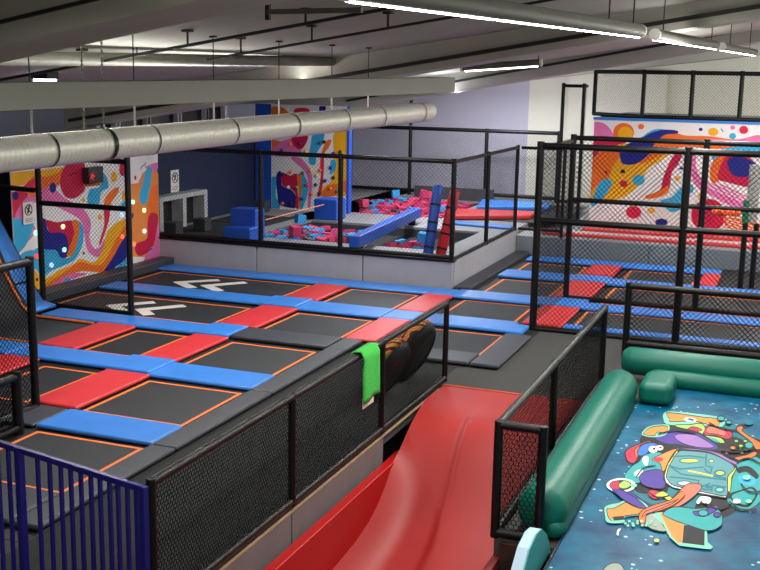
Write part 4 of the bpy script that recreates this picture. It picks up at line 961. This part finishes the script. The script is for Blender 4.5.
struct('upper_deck', MB().box(xl, 4.4, MU+.2, 30.8, 2.9, 3.08), DECK)
struct('wall_mural_side', MB().box(xl, xl+.12, MU+.17, 30.8, DR-.4, 2.89), CREAM)
# climbing wall behind the pit
S = []
A('pin', G_((55, 310), (130, 318), (240, 295), (300, 365), (300, 440), (55, 440))); A('ora', G_((55, 312), (125, 318), (100, 360), (55, 362)))
A('cri', G_((235, 285), (372, 270), (352, 350), (310, 390), (258, 362))); A('sky', G_((420, 265), (515, 245), (502, 340), (452, 425), (440, 520), (390, 512), (385, 430), (402, 340)))
A('ora', G_((582, 310), (560, 372), (522, 430), (512, 575), (480, 575), (490, 440), (520, 350), (550, 308)))
A('yel', E_((445, -40), (530, -40), (530, 300), (440, 335), (362, 332), (380, 282), (430, 242), (442, 150), (440, 60))); A('sky', E_((425, 120), (456, 128), (450, 182), (418, 205), (420, 160)))
A('ora', E_((380, 300), (420, 270), (470, 260), (525, 240), (525, 300), (440, 335), (362, 335)))
A('pin', E_((185, 108), (240, 108), (300, 180), (312, 260), (300, 405), (285, 395), (290, 270), (268, 190)))
A('sky', E_((66, 240), (100, 228), (95, 330), (122, 402), (66, 402))); A('nav', E_((98, 215), (125, 188), (132, 270), (190, 300), (216, 340), (212, 405), (120, 388), (104, 330)))
A('cri', E_((128, 195), (180, 212), (222, 205), (226, 300), (230, 402), (212, 402), (215, 335), (190, 296), (135, 270))); A('ora', E_((222, 212), (250, 215), (246, 320), (236, 405), (228, 402), (230, 300)))
A('sky', E_((252, 200), (287, 260), (282, 330), (256, 405), (238, 402), (248, 320))); A('red', E_((365, 115), (383, 115), (378, 240), (362, 332), (344, 330), (362, 230)))
A('ora', G_((52, 20), (150, 20), (200, 60), (200, 90), (52, 90))); A('red', G_((270, 30), (375, 30), (385, 80), (260, 80))); A('nav', G_((480, 8), (530, 8), (525, 60), (480, 60)))
x0c, x1c = onY(271.3, 160, 25.0)[0], onY(347, 160, 25.0)[0]
t = thing('climbing_wall', 'painted climbing wall with coloured holds behind the foam pit', 'climbing wall', ((x0c+x1c)/2, 25.0, DZ))
mb = MB(); mb.box(x0c, x1c, 25.0, 25.15, DZ, 3.2)
art(mb, S, lambda x, y: onY(x, y, 25.0), (0, -1, 0), cols, lambda p: np.array([max(x0c+.01, min(x1c-.01, p[0])), p[1], max(DZ+.01, min(3.19, p[2]))]))
cpn = mb.build('panel', [mat('mural white', (232, 230, 230))]+pal(cols), t, fix=False)
MB().box(x1c+.002, x1c+.06, 24.98, 25.17, DZ, 3.2).build('edge_strip', ROYAL, t)
MB().box(-13.2, x0c-.005, 25.0, 25.15, DZ, 3.2).build('blue_side_panel', ROYAL, t)
HC = {k: mat('hold '+k, v, .5) for k, v in (('o', (236, 108, 40)), ('k', (28, 28, 34)), ('g', (30, 110, 70)), ('y', (232, 180, 40)), ('r', (206, 50, 60)), ('l', (90, 170, 80)), ('w', (230, 228, 226)), ('n', (34, 40, 130)))}
for i, (x, y, c) in enumerate(((185, 190, 'o'), (135, 205, 'k'), (255, 197, 'g'), (305, 180, 'y'), (280, 268, 'r'), (222, 283, 'l'), (170, 282, 'w'), (360, 180, 'o'), (390, 243, 'n'), (333, 268, 'k'), (310, 320, 'o'), (250, 350, 'n'), (135, 380, 'o'), (187, 378, 'k'), (420, 290, 'o'), (438, 225, 'k'), (460, 305, 'g'), (422, 165, 'n'), (340, 210, 'y'), (130, 62, 'n'), (240, 22, 'n'), (275, 68, 'y'), (360, 18, 'g'), (385, 12, 'k'), (440, 80, 'n'), (480, 70, 'k'), (180, 25, 'o'), (355, 318, 'k'))):
    p = onY(*E_((x, y))[0], 25.0); r = .045; mb = MB()
    mb.tube([p, p+np.array([0, -.03, 0]), p+np.array([.01, -.06, .01])], [r*1.1, r, r*.5], 7)
    o = mb.build('climbing_hold', HC[c], cpn, smooth=True)
struct('pit_back_wall', MB().box(x1c+.3, -8.0, 29.25, 29.35, DZ, DZ+.35), LIN)
# ---------------------------------------------------------------- light
w = bpy.data.worlds.new('hall'); scene.world = w; w.use_nodes = True
w.node_tree.nodes['Background'].inputs[0].default_value = (.9, .95, 1, 1); w.node_tree.nodes['Background'].inputs[1].default_value = .15
def area(name, loc, sx, sy, power, col=(1, .97, .92), rz=-TH, rx=0.0, ry=0.0):
    l = bpy.data.lights.new(name, 'AREA'); l.shape = 'RECTANGLE'; l.size = sx; l.size_y = sy; l.energy = power; l.color = col
    o = bpy.data.objects.new(name, l); COL.objects.link(o); o.location = tuple(float(v) for v in loc); o.rotation_euler = (rx, ry, rz); return o
def light_row(name, xp, ya, yb, z, power, col=(1, .97, .92)):
    p = bld(xp, (ya+yb)/2, z); return area(name, p, .12, yb-ya, power, col)
def row(name, xp, ya, yb, z, power, up, col=(1, .97, .92)):
    light_row(name, xp, ya, yb, z, power, col)
    o = light_row(name+' upward', xp, ya, yb, z+.05, power*up, col); o.rotation_euler = (math.pi, 0, TH)  # added uplight above each row to brighten the ceiling
row('lamp row right', XL, 7, 24, 4.3, 640, .14)
row('fill row over the slide', 0.3, -2, 16, 4.9, 270, .25)  # added unseen row without fittings, lights the foreground
row('fill row behind the viewer', -4.0, -2.5, 6, 4.4, 200, .2)  # added unseen row behind the camera, there for its light
row('lamp row left', -8.75, 8, 18, 3.8, 300, .25)
row('fill row over the pit', -10.0, 20, 29, 3.5, 420, .2, (.93, .95, 1))  # added row with no fitting, brightens the pit and back wall
for nm, xa, pw, zz in (('lavender wall fill', -9.5, 75, 3.55), ('cream wall fill', -2.2, 55, 4.5)):  # added lights without fittings, tilted to brighten the two back walls
    o = area(nm, bld(xa, 27.2, zz), 5, .15, pw, (.98, .98, 1)); o.rotation_euler = (math.radians(58), 0, -TH)
row('fill row over the right mural', .8, 18, 29, 4.8, 640, .12)  # added row with no fitting, brightens the mural and cream wall
scene.view_settings.exposure = 0.0
for o in scene.objects:
    if '_o' in o: del o['_o']
